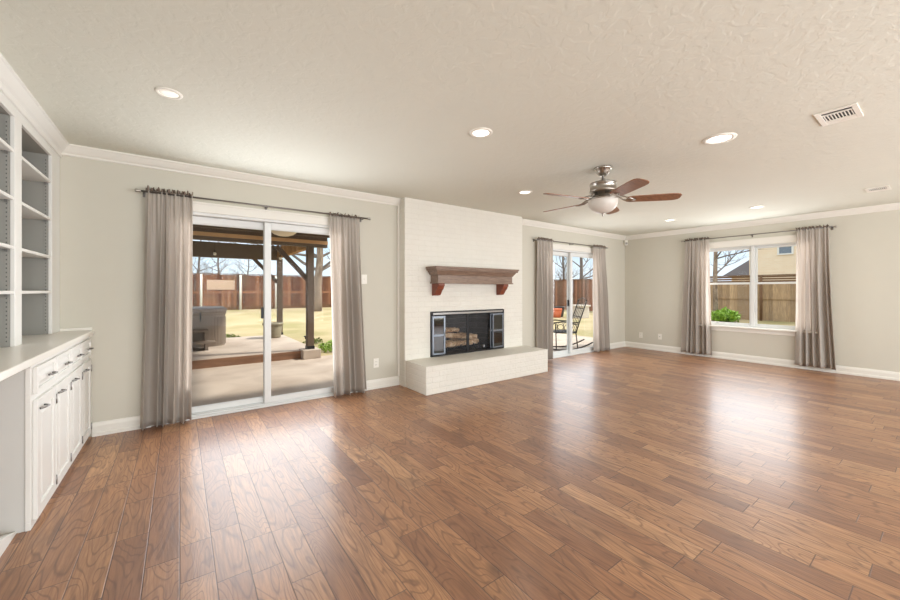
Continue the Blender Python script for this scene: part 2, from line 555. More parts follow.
simple('fence_rail', lin(176, 124, 92), 0.85, vary=0.12)
simple('fence_cap', lin(120, 88, 62), 0.85, vary=0.15)
simple('pale_reflection', lin(214, 184, 160), 0.85, vary=0.1, vscale=3)

# lawn, slabs, bark, brick
t = NT('dormant_lawn')
p = t.pos()
a = t.noise(p, 0.55, 5, 0.3); b = t.noise(p, 18, 4)
col = t.ramp(a, [(0.35, lin(152, 143, 98)), (0.52, lin(182, 164, 128)), (0.7, lin(194, 177, 146))])
col = t.mix(t.math('MULTIPLY', b, 0.5), col, lin(142, 126, 80))
M['dormant_lawn'] = t.done(t.bsdf(col, 0.95, 0, t.bump(b, 0.6, 0.03)))
t = NT('concrete')
p = t.pos()
a = t.noise(p, 1.4, 6, 0.5); b = t.noise(p, 40, 3)
col = t.ramp(a, [(0.3, lin(178, 160, 146)), (0.6, lin(206, 190, 176))])
col = t.mix(t.math('MULTIPLY', b, 0.25), col, lin(160, 142, 126))
M['concrete'] = t.done(t.bsdf(col, 0.85, 0, t.bump(b, 0.2, 0.004)))
t = NT('riser_stain')
p = t.pos()
a = t.noise(t.scale(p, (0.6, 1, 3)), 3, 5)
M['riser_stain'] = t.done(t.bsdf(t.ramp(a, [(0.3, lin(112, 78, 56)), (0.7, lin(156, 116, 88))]), 0.85))
t = NT('roof_planks')
p = t.pos(); x, y, z = t.sep(p)
r = t.n('ShaderNodeTexWhiteNoise', noise_dimensions='1D'); t.l(t.math('FLOOR', t.math('DIVIDE', y, 0.19)), r.inputs['W'])
col = t.ramp(r.outputs['Value'], [(0, lin(132, 96, 56)), (0.6, lin(160, 120, 74)), (1, lin(184, 146, 96))])
M['roof_planks'] = t.done(t.bsdf(col, 0.85))
t = NT('tree_bark')
p = t.pos()
g = t.noise(t.scale(p, (1, 1, 0.3)), 9, 6, 0.8, 0.65)
M['tree_bark'] = t.done(t.bsdf(t.ramp(g, [(0.35, lin(104, 86, 72)), (0.6, lin(164, 144, 126)), (0.75, lin(190, 172, 154))]), 0.95, 0, t.bump(g, 0.8, 0.03)))
simple('twig_bark', lin(118, 108, 102), 0.95, vary=0.2)
t = NT('tan_brick')
p = t.pos(); x, y, z = t.sep(p)
b = t.n('ShaderNodeTexBrick'); t.l(t.comb(t.math('ADD', x, y), z), b.inputs['Vector'])
b.inputs['Scale'].default_value = 1; b.inputs['Brick Width'].default_value = 0.3; b.inputs['Row Height'].default_value = 0.1
b.inputs['Mortar Size'].default_value = 0.006
b.inputs['Color1'].default_value = (*lin(238, 216, 186), 1); b.inputs['Color2'].default_value = (*lin(244, 226, 200), 1)
b.inputs['Mortar'].default_value = (*lin(240, 228, 210), 1)
M['tan_brick'] = t.done(t.bsdf(t.mix(t.noise(p, 1.5, 4), b.outputs['Color'], lin(236, 212, 180)), 0.9))

# ------------------------------------------------------------------ the room
YB, XR, XL, YR, H = 4.335, 7.986, -1.12, -3.55, 2.44
TH = 0.15
struct(MB().box(XL - TH, XR + TH, YR - TH, YB + TH, -0.12, 0.0).build('floor', M['plank_floor']))
struct(MB().box(XL - TH, XR + TH, YR - TH, YB + TH, H, H + 0.12).build('ceiling', M['ceiling_paint']))
struct(MB().box(-9, 10.5, YR - 1.2, YB + 0.30, H + 0.14, H + 0.34).prism(
    [(YR - 1.2, H + 0.34), (YB + 0.30, H + 0.34), (0.4, H + 2.2)], lambda u, v, w: (w, u, v), -9, 10.5).build('shadow_roof', M['roof_brown']))  # unseen house roof, added for the shadow it casts

# openings
D1 = (-0.15, 1.68); D2 = (5.17, 7.00); DTOP = 2.04
FBX = (2.70, 4.10)
wb_ = MB()
y0, y1 = YB, YB + TH
wb_.box(XL, D1[0], y0, y1, 0, H).box(D1[0], D1[1], y0, y1, DTOP, H).box(D1[1], 2.45, y0, y1, 0, H)
wb_.box(2.45, 4.4, y0, y1, 1.2, H).box(4.4, D2[0], y0, y1, 0, H).box(D2[0], D2[1], y0, y1, DTOP, H).box(D2[1], XR + TH, y0, y1, 0, H)
struct(wb_.build('wall_back', M['wall_paint']))
WY = (1.30, 2.85); WZ = (0.60, 2.03)
wr = MB()
wr.box(XR, XR + TH, YR, WY[0], 0, H).box(XR, XR + TH, WY[1], YB, 0, H).box(XR, XR + TH, WY[0], WY[1], 0, WZ[0]).box(XR, XR + TH, WY[0], WY[1], WZ[1], H)
struct(wr.build('wall_right', M['wall_paint']))
struct(MB().box(XL - TH, XL, YR, YB + TH, 0, H).build('wall_left', M['wall_paint']))
rw = MB()
rw.box(XL, XR, YR - TH, YR, 2.32, H).box(XL, XR, YR - TH, YR, 0, 0.15)
for a in (XL, 1.6, 4.9, XR - 0.5):
    rw.box(a, a + 0.5, YR - TH, YR, 0.15, 2.32)
struct(rw.build('wall_rear', M['wall_paint']))

# baseboards (stepped profile)
def base_profile():
    return [(0, 0), (0.022, 0), (0.022, 0.028), (0.014, 0.034), (0.014, 0.085), (0.010, 0.098), (0.006, 0.112), (0, 0.116)]
def base_run(name, runs):
    m = MB()
    for kind, a, b, c in runs:
        if kind == 'y-': m.prism(base_profile(), lambda u, v, w: (w, c - u, v), a, b)
        elif kind == 'x-': m.prism(base_profile(), lambda u, v, w: (c - u, w, v), a, b)
        elif kind == 'x+': m.prism(base_profile(), lambda u, v, w: (c + u, w, v), a, b)
    return struct(m.build(name, M['trim_white']))
base_run('baseboard_back', [('y-', -0.60, D1[0] - 0.06, YB), ('y-', D1[1] + 0.06, 2.33, YB), ('y-', 4.53, D2[0] - 0.06, YB), ('y-', D2[1] + 0.06, XR, YB)])
base_run('baseboard_right', [('x-', YR, YB, XR)])
# crown moulding
def crown_profile():
    return [(0, 0), (0.066, 0), (0.066, 0.012), (0.058, 0.018), (0.048, 0.034), (0.030, 0.058), (0.016, 0.070), (0.012, 0.082), (0, 0.088)]
m = MB().prism(crown_profile(), lambda u, v, w: (w, YB - u, H - v), -0.80, 2.33).prism(crown_profile(), lambda u, v, w: (w, YB - u, H - v), 4.51, XR)
struct(m.build('trim_1', M['trim_white']))
struct(MB().prism(crown_profile(), lambda u, v, w: (XR - u, w, H - v), YR, YB).build('trim_2', M['trim_white']))
struct(MB().prism(crown_profile(), lambda u, v, w: (-0.795 + u, w, H - v), 0.2, YB).build('trim_3', M['cabinet_white']))
# corner strip beside the chimney, head boards above the doors
struct(MB().box(2.305, 2.33, YB - 0.03, YB, 0.116, 2.352).build('trim_4', M['trim_white'], bevel=0.008))

# ------------------------------------------------------------------ sliding doors
def sliding_door(name, x0, x1, slide_left=True):
    xm = (x0 + x1) / 2
    ym = YB + 0.05
    root = MB()
    root.box(x0, x0 + 0.04, YB + 0.0, YB + 0.12, 0, DTOP).box(x1 - 0.04, x1, YB, YB + 0.12, 0, DTOP)
    root.box(x0, x1, YB, YB + 0.12, 1.975, DTOP).box(x0, x1, YB - 0.012, YB + 0.14, 0, 0.022)
    root.box(x0 + 0.04, x1 - 0.04, YB + 0.012, YB + 0.020, 0.022, 0.036).box(x0 + 0.04, x1 - 0.04, YB + 0.068, YB + 0.076, 0.022, 0.036)
    d = struct(root.build(name, M['vinyl_white'], bevel=0.003))
    hb = MB().box(x0 - 0.05, x1 + 0.05, YB - 0.03, YB, 2.0, 2.085).box(x0 - 0.06, x1 + 0.06, YB - 0.038, YB, 2.075, 2.095)
    hb.build('head_casing', M['trim_white'], d, bevel=0.003)
    def panel(a, b, yy):
        f = MB()
        f.box(a, a + 0.065, yy, yy + 0.035, 0.036, 1.972).box(b - 0.065, b, yy, yy + 0.035, 0.036, 1.972)
        f.box(a + 0.065, b - 0.065, yy, yy + 0.035, 0.036, 0.085).box(a + 0.065, b - 0.065, yy, yy + 0.035, 1.905, 1.972)
        f.box(a + 0.065, b - 0.065, yy + 0.006, yy + 0.030, 0.085, 0.095).box(a + 0.065, b - 0.065, yy + 0.006, yy + 0.030, 1.895, 1.905)
        o = f.build('door_panel', M['vinyl_white'], d, bevel=0.003)
        MB().box(a + 0.06, b - 0.06, yy + 0.015, yy + 0.021, 0.08, 1.91).build('glass', M['clear_glass'], o)
        return o
    pf = panel(xm - 0.033, x1 - 0.04, YB + 0.024)
    ps = panel(x0 + 0.04, xm + 0.033, YB + 0.078)
    hd = MB().box(xm - 0.060, xm - 0.036, YB + 0.052, YB + 0.078, 0.94, 1.06)
    hd.build('latch_handle', M['black_metal'], ps, bevel=0.004)
    return d
sliding_door('door_1', *D1)
sliding_door('door_2', *D2)

# ------------------------------------------------------------------ window in the right wall
wy0, wy1 = WY
f = MB()
xa, xb = XR + 0.03, XR + 0.12
f.box(xa, xb, wy0, wy0 + 0.035, WZ[0], WZ[1]).box(xa, xb, wy1 - 0.035, wy1, WZ[0], WZ[1])
f.box(xa, xb, wy0, wy1, WZ[0], WZ[0] + 0.03).box(xa, xb, wy0, wy1, WZ[1] - 0.03, WZ[1])
f.box(xa - 0.004, xb + 0.002, 2.050, 2.095, WZ[0] + 0.004, WZ[1] - 0.004)
f.box(XR, xa, wy0 - 0.0, wy0 + 0.012, WZ[0], WZ[1]).box(XR, xa, wy1 - 0.012, wy1, WZ[0], WZ[1])
w1 = struct(f.build('window_1', M['vinyl_white'], bevel=0.003))
for a, b in ((wy0 + 0.035, 2.050), (2.095, wy1 - 0.035)):
    for (z0, z1, xx) in ((WZ[0] + 0.03, 1.385, XR + 0.05), (1.35, WZ[1] - 0.03, XR + 0.078)):
        s_ = MB()
        s_.box(xx, xx + 0.026, a, a + 0.03, z0, z1).box(xx, xx + 0.026, b - 0.03, b, z0, z1)
        s_.box(xx, xx + 0.026, a + 0.03, b - 0.03, z0, z0 + 0.036).box(xx, xx + 0.026, a + 0.03, b - 0.03, z1 - 0.036, z1)
        so = s_.build('sash', M['vinyl_white'], w1, bevel=0.003)
        MB().box(xx + 0.010, xx + 0.016, a + 0.026, b - 0.026, z0 + 0.03, z1 - 0.03).build('glass', M['clear_glass'], so)
st = MB().box(XR - 0.075, XR + 0.03, wy0 - 0.05, wy1 + 0.05, 0.578, 0.602).box(XR - 0.016, XR, wy0 - 0.02, wy1 + 0.02, 0.505, 0.578)
st.build('window_sill', M['trim_white'], w1, bevel=0.004)
hc = MB().box(XR - 0.022, XR, wy0 - 0.06, wy1 + 0.06, 2.02, 2.12).box(XR - 0.034, XR, wy0 - 0.07, wy1 + 0.07, 2.11, 2.135)
hc.build('head_casing', M['trim_white'], w1, bevel=0.003)

# ------------------------------------------------------------------ fireplace
fp = empty('fireplace', (3.42, 4.0, 0), 'white painted brick fireplace with raised hearth between the two glass doors', 'fireplace')
CY, CX0, CX1 = 4.17, 2.33, 4.51
ox0, ox1, oz0, oz1 = 2.72, 4.08, 0.345, 0.955
c = MB()
c.box(CX0, ox0, CY, YB - 0.001, 0, H - 0.001).box(ox1, CX1, CY, YB - 0.001, 0, H - 0.001)
c.box(ox0, ox1, CY, YB - 0.001, oz1, H - 0.001).box(ox0, ox1, CY, YB - 0.001, 0, oz0)
c.build('chimney_breast', M['brick_white'], fp)
HX0, HX1, HY = 2.34, 4.54, 3.675
hz = 0.342
hb = MB().box(HX0, HX1, HY, CY - 0.001, 0, hz - 0.012).build('hearth', M['brick_white'], fp, bevel=0.006)
MB().box(HX0 - 0.003, HX1 + 0.003, HY - 0.003, CY - 0.001, hz - 0.012, hz).build('hearth_cap', M['brick_white_cap'], hb, bevel=0.004)
fb = MB()
# firebox shell: floor, back, splayed sides, top
bx0, bx1, by = 2.98, 3.82, 4.72
fb.prism([(ox0, CY + 0.005), (ox1, CY + 0.005), (bx1, by), (bx0, by)], lambda u, v, w: (u, v, w), oz0 - 0.02, oz0 + 0.004)
fb.prism([(ox0, CY + 0.005), (ox1, CY + 0.005), (bx1, by), (bx0, by)], lambda u, v, w: (u, v, w), oz1 - 0.004, oz1 + 0.03)
fb.box(bx0 - 0.02, bx1 + 0.02, by, by + 0.05, oz0 - 0.02, oz1 + 0.03)
fb.prism([(ox0, CY + 0.005), (ox0 - 0.0, CY + 0.02), (bx0 - 0.03, by + 0.03), (bx0, by)], lambda u, v, w: (u, v, w), oz0 - 0.02, oz1 + 0.03)
fb.prism([(ox1, CY + 0.005), (ox1 + 0.0, CY + 0.02), (bx1 + 0.03, by + 0.03), (bx1, by)], lambda u, v, w: (u, v, w), oz0 - 0.02, oz1 + 0.03)
fb.build('firebox', M['firebox_brick'], fp)
# outer metal frame
fr = MB()
yf = CY - 0.022
fr.box(ox0 + 0.002, ox1 - 0.002, yf, CY + 0.02, oz1 - 0.052, oz1 - 0.004)
fr.box(ox0 + 0.001, ox0 + 0.008, yf, CY + 0.02, oz0 + 0.0, oz1 - 0.05).box(ox1 - 0.03, ox1 - 0.002, yf, CY + 0.02, oz0, oz1 - 0.05)
fr.box(ox0 + 0.008, ox1 - 0.03, yf + 0.005, CY + 0.02, oz0, oz0 + 0.02)
fr.build('metal_surround', M['black_metal'], fp, bevel=0.003)
fh = MB().box(ox0 + 0.03, ox1 - 0.04, yf - 0.006, yf, oz1 - 0.046, oz1 - 0.016)
fh.build('hood_strip', M['pewter'], fp, bevel=0.002)
def leaf(a, b):
    a, b = Vector(a), Vector(b)
    d = (b - a).normalized()
    n = Vector((d.y, -d.x, 0))
    q = Matrix((d, Vector((-d.y, d.x, 0)), Vector((0, 0, 1)))).transposed()
    ln = (b - a).length
    z0, z1 = oz0 + 0.028, oz1 - 0.06
    fm = MB()
    def bar(u0, u1, w0, w1, th=0.018):
        fm.obox(a + d * ((u0 + u1) / 2) + Vector((0, 0, (w0 + w1) / 2)), (u1 - u0, th, w1 - w0), q)
    bar(0, 0.022, z0, z1); bar(ln - 0.022, ln, z0, z1)
    bar(0.022, ln - 0.022, z0, z0 + 0.022); bar(0.022, ln - 0.022, z1 - 0.026, z1); bar(0.022, ln - 0.022, (z0 + z1) / 2 - 0.014, (z0 + z1) / 2 + 0.014)
    o = fm.build('glass_door', M['chrome'], fp, bevel=0.002)
    g = MB().obox(a + d * (ln / 2) + Vector((0, 0, (z0 + z1) / 2)), (ln - 0.03, 0.005, z1 - z0 - 0.03), q)
    g.build('glass', M['smoked_glass'], o)
    hdl = MB().tube([a + d * (ln - 0.011) + n * 0.012 + Vector((0, 0, 0.62)), a + d * (ln - 0.011) + n * 0.03 + Vector((0, 0, 0.64)), a + d * (ln - 0.011) + n * 0.012 + Vector((0, 0, 0.66))], 0.005, 8)
    hdl.build('handle', M['pewter'], o)
ya = CY - 0.034
leaf((ox0 + 0.010, ya, 0), (ox0 + 0.010 + 0.20, ya - 0.012, 0))
leaf((ox0 + 0.014, ya + 0.030, 0), (ox0 + 0.029 + 0.20, ya + 0.008, 0))
leaf((ox1 - 0.034, ya, 0), (ox1 - 0.034 - 0.235, ya - 0.012, 0))
leaf((ox1 - 0.036, ya + 0.030, 0), (ox1 - 0.05 - 0.25, ya + 0.010, 0))
# mesh curtains
for a, b in ((2.98, 3.37), (3.41, 3.80)):
    m = MB()
    m.grid(lambda s, q, a=a, b=b: (a + (b - a) * s, CY + 0.03 + 0.008 * sin(s * 60), oz0 + 0.03 + (oz1 - oz0 - 0.085) * q), 90, 2)
    mo = m.build('mesh_screen', M['mesh_curtain'], fp)
MB().tube([(2.95, CY + 0.03, oz1 - 0.06), (3.83, CY + 0.03, oz1 - 0.06)], 0.006, 8).build('screen_rail', M['black_metal'], fp)
MB().box(3.365, 3.412, CY + 0.020, CY + 0.032, oz0 + 0.02, oz1 - 0.05).build('center_stop', M['black_metal'], fp, bevel=0.002)

gr = MB()
for x_ in (3.1, 3.22, 3.34, 3.46, 3.58, 3.68):
    gr.tube([(x_, 4.29, 0.45), (x_, 4.31, 0.405), (x_, 4.52, 0.405), (x_, 4.56, 0.44)], 0.008, 8)
for y_ in (4.34, 4.50):
    gr.tube([(3.06, y_, 0.395), (3.72, y_, 0.395)], 0.008, 8)
for x_, y_ in ((3.12, 4.34), (3.66, 4.34), (3.12, 4.50), (3.66, 4.50)):
    gr.tube([(x_, y_, 0.395), (x_, y_, oz0 + 0.005)], 0.008, 8)
tag(gr.build('fire_grate', M['black_metal'], origin='base'), 'black iron grate holding the logs inside the fireplace', 'grate')
logs = [((3.03, 4.31, 0.458), (3.70, 4.35, 0.462), 0.043, 'pale front log lying along the fireplace grate'),
        ((3.10, 4.43, 0.462), (3.66, 4.47, 0.466), 0.045, 'back log lying along the fireplace grate behind the front log'),
        ((3.06, 4.40, 0.60), (3.58, 4.33, 0.54), 0.042, 'long upper log slanting down to the right across the lower logs'),
        ((3.06, 4.42, 0.672), (3.36, 4.38, 0.655), 0.032, 'short topmost log with knobby end at the left of the fire'),
        ((3.40, 4.46, 0.585), (3.70, 4.36, 0.535), 0.032, 'upper right log leaning over the right end of the fire')]
for a, b, r, lb in logs:
    a, b = Vector(a), Vector(b)
    n = 9
    pts = [a.lerp(b, i / n) + Vector((0, random.uniform(-.006, .006), random.uniform(-.006, .006))) for i in range(n + 1)]
    lg = MB().tube(pts, [r * random.uniform(0.88, 1.1) for _ in pts], 12)
    o = tag(lg.build('log', M['log_bark'], origin='base'), lb, 'log', 'logs in the fireplace')
tag(MB().lathe([(0.001, 0), (0.045, 0), (0.05, 0.02), (0.05, 0.06), (0.035, 0.075), (0.001, 0.078)], (3.80, 4.32, oz0 + 0.005), 16).build('gas_valve', M['pewter'], origin='base'),
    'small grey metal gas valve on the firebox floor right of the logs', 'valve')

# mantel
mt = empty('fireplace_mantel', (3.4, CY, 1.2), 'brown wooden mantel shelf on two red-brown corbels across the white brick', 'mantel')
def stepped(mb, x0, x1, yfr, z0, z1):
    mb.box(x0, x1, yfr, CY, z0, z1)
s = MB()
prof = [(0.0, 0.0), (0.215, 0.0), (0.222, 0.012), (0.232, 0.03), (0.244, 0.045), (0.246, 0.06), (0.246, 0.075), (0.0, 0.075)]
def mitre(mb, prof, x0, x1, zb):
    # moulding that returns along both ends: each profile ring is inset by its depth
    dmax = max(d for d, z in prof)
    vs = []
    for d, z in prof:
        ins = dmax - d if d > 0 else 0
        ins = min(ins, 0.2)
        vs.append(((x0 + ins, CY - d, zb + z), (x1 - ins, CY - d, zb + z), (x0 + ins, CY, zb + z), (x1 - ins, CY, zb + z)))
    flat = [q for w in vs for q in w]
    fs = []
    for i in range(len(prof) - 1):
        a, b = 4 * i, 4 * (i + 1)
        fs += [(a, a + 1, b + 1, b), (a + 2, a, b, b + 2), (a + 1, a + 3, b + 3, b + 1)]
    n = 4 * (len(prof) - 1)
    fs += [(0, 2, 3, 1), (n, n + 1, n + 3, n + 2)]
    mb.add(flat, fs)
sh_ = MB(); mitre(sh_, [(0.195, 0), (0.20, 0.012), (0.212, 0.030), (0.226, 0.048), (0.230, 0.060)], 2.675, 4.13, 1.448)
sh_.box(2.655, 4.15, CY - 0.25, CY - 0.001, 1.508, 1.532).box(2.645, 4.16, CY - 0.262, CY - 0.001, 1.532, 1.557)
sh_.build('shelf', M['mantel_wood'], mt, bevel=0.004)
fz = MB().box(2.725, 4.09, CY - 0.185, CY - 0.001, 1.345, 1.448).box(2.712, 4.103, CY - 0.195, CY - 0.001, 1.335, 1.352)
fz.build('frieze', M['mantel_wood'], mt, bevel=0.004)
for xc in (2.795, 3.98):
    pr = [(0, 1.335), (0.165, 1.335), (0.165, 1.305), (0.150, 1.295), (0.135, 1.262), (0.105, 1.238), (0.085, 1.205), (0.062, 1.178), (0.0, 1.170)]
    MB().prism(pr, lambda u, v, w: (w, CY - 0.001 - u, v), xc - 0.05, xc + 0.05).build('corbel', M['corbel_wood'], mt, bevel=0.004)

# ------------------------------------------------------------------ built-in bookcase, counter, base cabinets
BX = -0.793
bc = empty('bookcase', (-0.95, 2.2, 0.906), 'grey and white built-in bookcase with open shelves above the white counter', 'bookcase')
ct = 0.906
m = MB().box(XL + 0.001, XL + 0.012, 0.45, YB - 0.001, ct, 2.40)
m.build('back_panel', M['bookcase_grey'], bc)
bays = [(3.43, 4.10), (2.63, 3.31), (1.83, 2.51), (1.03, 1.71)]
st_ = MB()
st_.box(BX - 0.02, BX, 4.10, YB - 0.001, ct, 2.28)
st_.build('end_stile', M['cabinet_white'], bc, bevel=0.003)
for a, b in ((3.31, 3.43), (2.51, 2.63), (1.71, 1.83), (0.91, 1.03)):
    s_ = MB().box(BX - 0.02, BX, a, b, ct, 2.28)
    so = s_.build('stile', M['cabinet_white'], bc, bevel=0.003)
hd_ = MB().box(BX - 0.02, BX, 0.91, YB - 0.001, 2.277, 2.439).box(BX, BX + 0.012, 0.91, YB - 0.001, 2.335, 2.36)
hd_.build('header', M['cabinet_white'], bc, bevel=0.003)
MB().box(XL + 0.012, BX - 0.02, 0.91, YB - 0.001, 2.28, 2.30).build('top_panel', M['bookcase_grey'], bc)
for a, b in bays:
    for yy in (a, b):
        sgn = 1 if yy == a else -1
        MB().box(XL + 0.012, BX - 0.020, yy - 0.0 if sgn < 0 else yy - 0.018, yy + 0.018 if sgn < 0 else yy, ct, 2.28).build('side_panel', M['bookcase_grey'], bc)
for bi, (a, b) in enumerate(bays[:3]):
    for zz in (2.084, 1.798, 1.507, 1.240):
        sh = MB().box(XL + 0.02, BX - 0.003, a + 0.003, b - 0.003, zz - 0.020, zz).build('shelf', M['cabinet_white'], bc, bevel=0.003)
    # slotted metal standards on the far cheek
    for xs in (-0.825, -1.05):
        sd = MB().box(xs - 0.008, xs + 0.008, b - 0.006, b - 0.0005, ct + 0.01, 2.26)
        so = sd.build('shelf_standard', M['bookcase_grey'], bc)
        sl = MB()
        z_ = ct + 0.03
        while z_ < 2.24:
            sl.box(xs - 0.0025, xs + 0.0025, b - 0.0072, b - 0.0055, z_, z_ + 0.009)
            z_ += 0.0254
        sl.build('slot_row', M['slot_grey'], so)
        for zz in (2.084, 1.798, 1.507, 1.240):
            MB().box(xs - 0.007, xs + 0.007, b - 0.020, b - 0.006, zz - 0.036, zz - 0.0205).build('shelf_clip', M['pewter'], so)

ctop = MB().box(XL + 0.001, -0.588, 0.2, YB - 0.001, 0.868, ct - 0.0005)
ctop_o = tag(ctop.build('countertop', M['counter_white'], origin='base', bevel=0.006), 'long white countertop under the bookcase, running along the left wall', 'countertop')
bs = MB().box(BX, -0.60, YB - 0.018, YB - 0.001, ct, ct + 0.022)
bs.build('backsplash_strip', M['counter_white'], ctop_o, bevel=0.002)

CF = -0.622
cab = empty('base_cabinet', (-0.87, 3.58, 0), 'white base cabinet with four doors and four drawers under the counter', 'cabinet')
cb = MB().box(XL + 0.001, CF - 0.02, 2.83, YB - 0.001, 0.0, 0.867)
cb.build('carcass', M['cabinet_shaded'], cab)
ff = MB()
DY = [(2.862, 3.205), (3.232, 3.575), (3.602, 3.945), (3.972, 4.305)]
ff.box(CF - 0.02, CF, 2.822, YB - 0.001, 0.0, 0.04).box(CF - 0.02, CF, 2.822, YB - 0.001, 0.66, 0.70).box(CF - 0.02, CF, 2.822, YB - 0.001, 0.835, 0.867)
prev = 2.822
for a, b in DY + [(YB - 0.001, None)]:
    ff.box(CF - 0.02, CF, prev, a, 0.04, 0.66).box(CF - 0.02, CF, prev, a, 0.70, 0.835)
    prev = b
ff.build('face_frame', M['cabinet_white'], cab, bevel=0.002)
def raised(mb, y0, y1, z0, z1, rail, x):
    # overlay front with a bevelled raised centre field
    t_ = 0.018
    mb.box(x, x + t_, y0, y0 + rail, z0, z1).box(x, x + t_, y1 - rail, y1, z0, z1)
    mb.box(x, x + t_, y0 + rail, y1 - rail, z0, z0 + rail).box(x, x + t_, y0 + rail, y1 - rail, z1 - rail, z1)
    mb.box(x, x + 0.008, y0 + rail, y1 - rail, z0 + rail, z1 - rail)
    g = 0.012
    a0, a1, c0, c1 = y0 + rail + g, y1 - rail - g, z0 + rail + g, z1 - rail - g
    k_ = min(0.02, (c1 - c0) * 0.3)
    vs = [(x + 0.008, a0, c0), (x + 0.008, a1, c0), (x + 0.008, a1, c1), (x + 0.008, a0, c1),
          (x + 0.016, a0 + k_, c0 + k_), (x + 0.016, a1 - k_, c0 + k_), (x + 0.016, a1 - k_, c1 - k_), (x + 0.016, a0 + k_, c1 - k_)]
    fs = [(4, 5, 6, 7), (0, 1, 5, 4), (1, 2, 6, 5), (2, 3, 7, 6), (3, 0, 4, 7)]
    mb.add(vs, fs)
def pull(parent, yc, zc, x):
    h_ = MB()
    for s_ in (-1, 1):
        h_.lathe([(0.001, 0), (0.006, 0), (0.006, 0.004), (0.004, 0.006)], (0, 0, 0), 8)
    h_ = MB()
    pts = []
    for i in range(9):
        w = i / 8
        pts.append((x + 0.004 + 0.024 * sin(pi * w) ** 0.6, yc - 0.042 + 0.084 * w, zc + 0.003 * sin(pi * w)))
    h_.tube(pts, [0.0065, 0.0045, 0.004, 0.0045, 0.0052, 0.0045, 0.004, 0.0045, 0.0065], 8)
    h_.build('handle', M['pewter'], parent)
for a, b in DY:
    dm = MB(); raised(dm, a - 0.008, b + 0.008, 0.035, 0.665, 0.058, CF)
    do = dm.build('door', M['cabinet_white'], cab, bevel=0.003)
    pull(do, a + 0.062, 0.612, CF + 0.018)
    for zz in (0.585, 0.095):
        hm = MB().tube([(CF + 0.018, b + 0.0135, zz - 0.028), (CF + 0.018, b + 0.0135, zz + 0.028)], 0.0055, 8)
        hm.build('hinge', M['pewter'], do)
    wm = MB(); raised(wm, a - 0.008, b + 0.008, 0.697, 0.838, 0.026, CF)
    wo_ = wm.build('drawer', M['cabinet_white'], cab, bevel=0.003)
    pull(wo_, (a + b) / 2 + 0.05, 0.762, CF + 0.018)
# low white plinth block at the near foot of the cabinet
MB().prism([(2.60, 0.0), (2.828, 0.0), (2.828, 0.012), (2.72, 0.050), (2.60, 0.085)], lambda u, v, w: (w, u, v), -0.72, -0.672).build('plinth', M['cabinet_white'], cab, bevel=0.003)

# ------------------------------------------------------------------ curtains and rods
def curtain(axis, plane, t0, t1, b0, b1, ztop, zbot, folds, label, seed, out, loops):
    rng = random.Random(seed)
    ph = [rng.uniform(0, 6.28) for _ in range(6)]
    g = 'curtains hanging from the metal rods'
    root = empty('curtain', ((0, 0, 0)), label, 'curtain', g)
    cx = (b0 + b1) / 2
    root.location = (cx, plane, zbot) if axis == 'x' else (plane, cx, zbot)
    def warp(s):
        return s + 0.030 * sin(2 * pi * s * 2 + ph[0]) + 0.018 * sin(2 * pi * s * 3 + ph[1])
    def depth(s, q):
        # q 0 top .. 1 bottom
        lo = sin(2 * pi * folds * warp(s) + ph[2]) + 0.35 * sin(2 * pi * folds * 0.5 * s + ph[3])
        hi = sin(2 * pi * folds * 2.0 * s + ph[4]) * 0.5 + 0.5 * sin(2 * pi * folds * warp(s) + ph[2])
        k_ = min(1, q / 0.30)
        amp = 0.012 + 0.030 * min(1, q / 0.5)
        return (hi * (1 - k_) + lo * k_) * amp
    def P(s, q):
        e0 = t0 + (b0 - t0) * q ** 1.4
        e1 = t1 + (b1 - t1) * q ** 1.4
        u = e0 + (e1 - e0) * s + 0.006 * sin(2 * pi * folds * warp(s) + ph[2] + 1.3) * min(1, q * 2)
        z = ztop + (zbot - ztop) * q + (0.008 * sin(2 * pi * folds * 0.5 * s + ph[5]) if q > 0.99 else 0)
        d = depth(s, q)
        return (u, plane + out * d, z) if axis == 'x' else (plane + out * d, u, z)
    o = MB().grid(P, int(folds * 24), 36).build('panel', M['curtain_cloth'], root, normals=False)
    sd = o.modifiers.new('thick', 'SOLIDIFY'); sd.thickness = 0.0025
    # gathered heading that stands above the rod
    def R(s, q):
        u = t0 + (t1 - t0) * s
        z = ztop - 0.004 + q * (0.028 + 0.012 * sin(2 * pi * folds * 1.7 * s + ph[1]) + 0.008 * sin(2 * pi * folds * 3.3 * s + ph[3]))
        d = (0.012 + 0.008 * q) * sin(2 * pi * folds * 2.6 * s + ph[4]) + 0.006 * sin(2 * pi * folds * 4.1 * s + ph[0])
        return (u, plane + out * d, z) if axis == 'x' else (plane + out * d, u, z)
    o = MB().grid(R, int(folds * 28), 4).build('heading', M['heading_shaded'], root, normals=False)
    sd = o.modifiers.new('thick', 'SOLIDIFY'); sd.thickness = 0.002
    return root
CP = 4.25
curtain('x', CP, -0.245, 0.100, -0.285, 0.088, 2.135, 0.018, 5.5, 'taupe curtain at left edge of the large glass door by the white cabinets', 1, -1, 7)
curtain('x', CP, 1.39, 1.755, 1.435, 1.845, 2.110, 0.018, 5, 'taupe curtain at right edge of the large glass door, left of fireplace', 2, -1, 7)
curtain('x', CP, 4.98, 5.385, 4.99, 5.36, 2.13, 0.020, 5, 'taupe curtain just right of the fireplace hearth at the far glass door', 3, -1, 7)
curtain('x', CP, 6.63, 7.08, 6.70, 7.20, 2.12, 0.018, 5, 'taupe curtain near the far corner, right side of the far glass door', 4, -1, 7)
curtain('y', 7.90, 2.69, 3.09, 2.655, 3.16, 2.205, 0.045, 5.5, 'pale taupe curtain on left side of the window, light showing through it', 5, -1, 7)
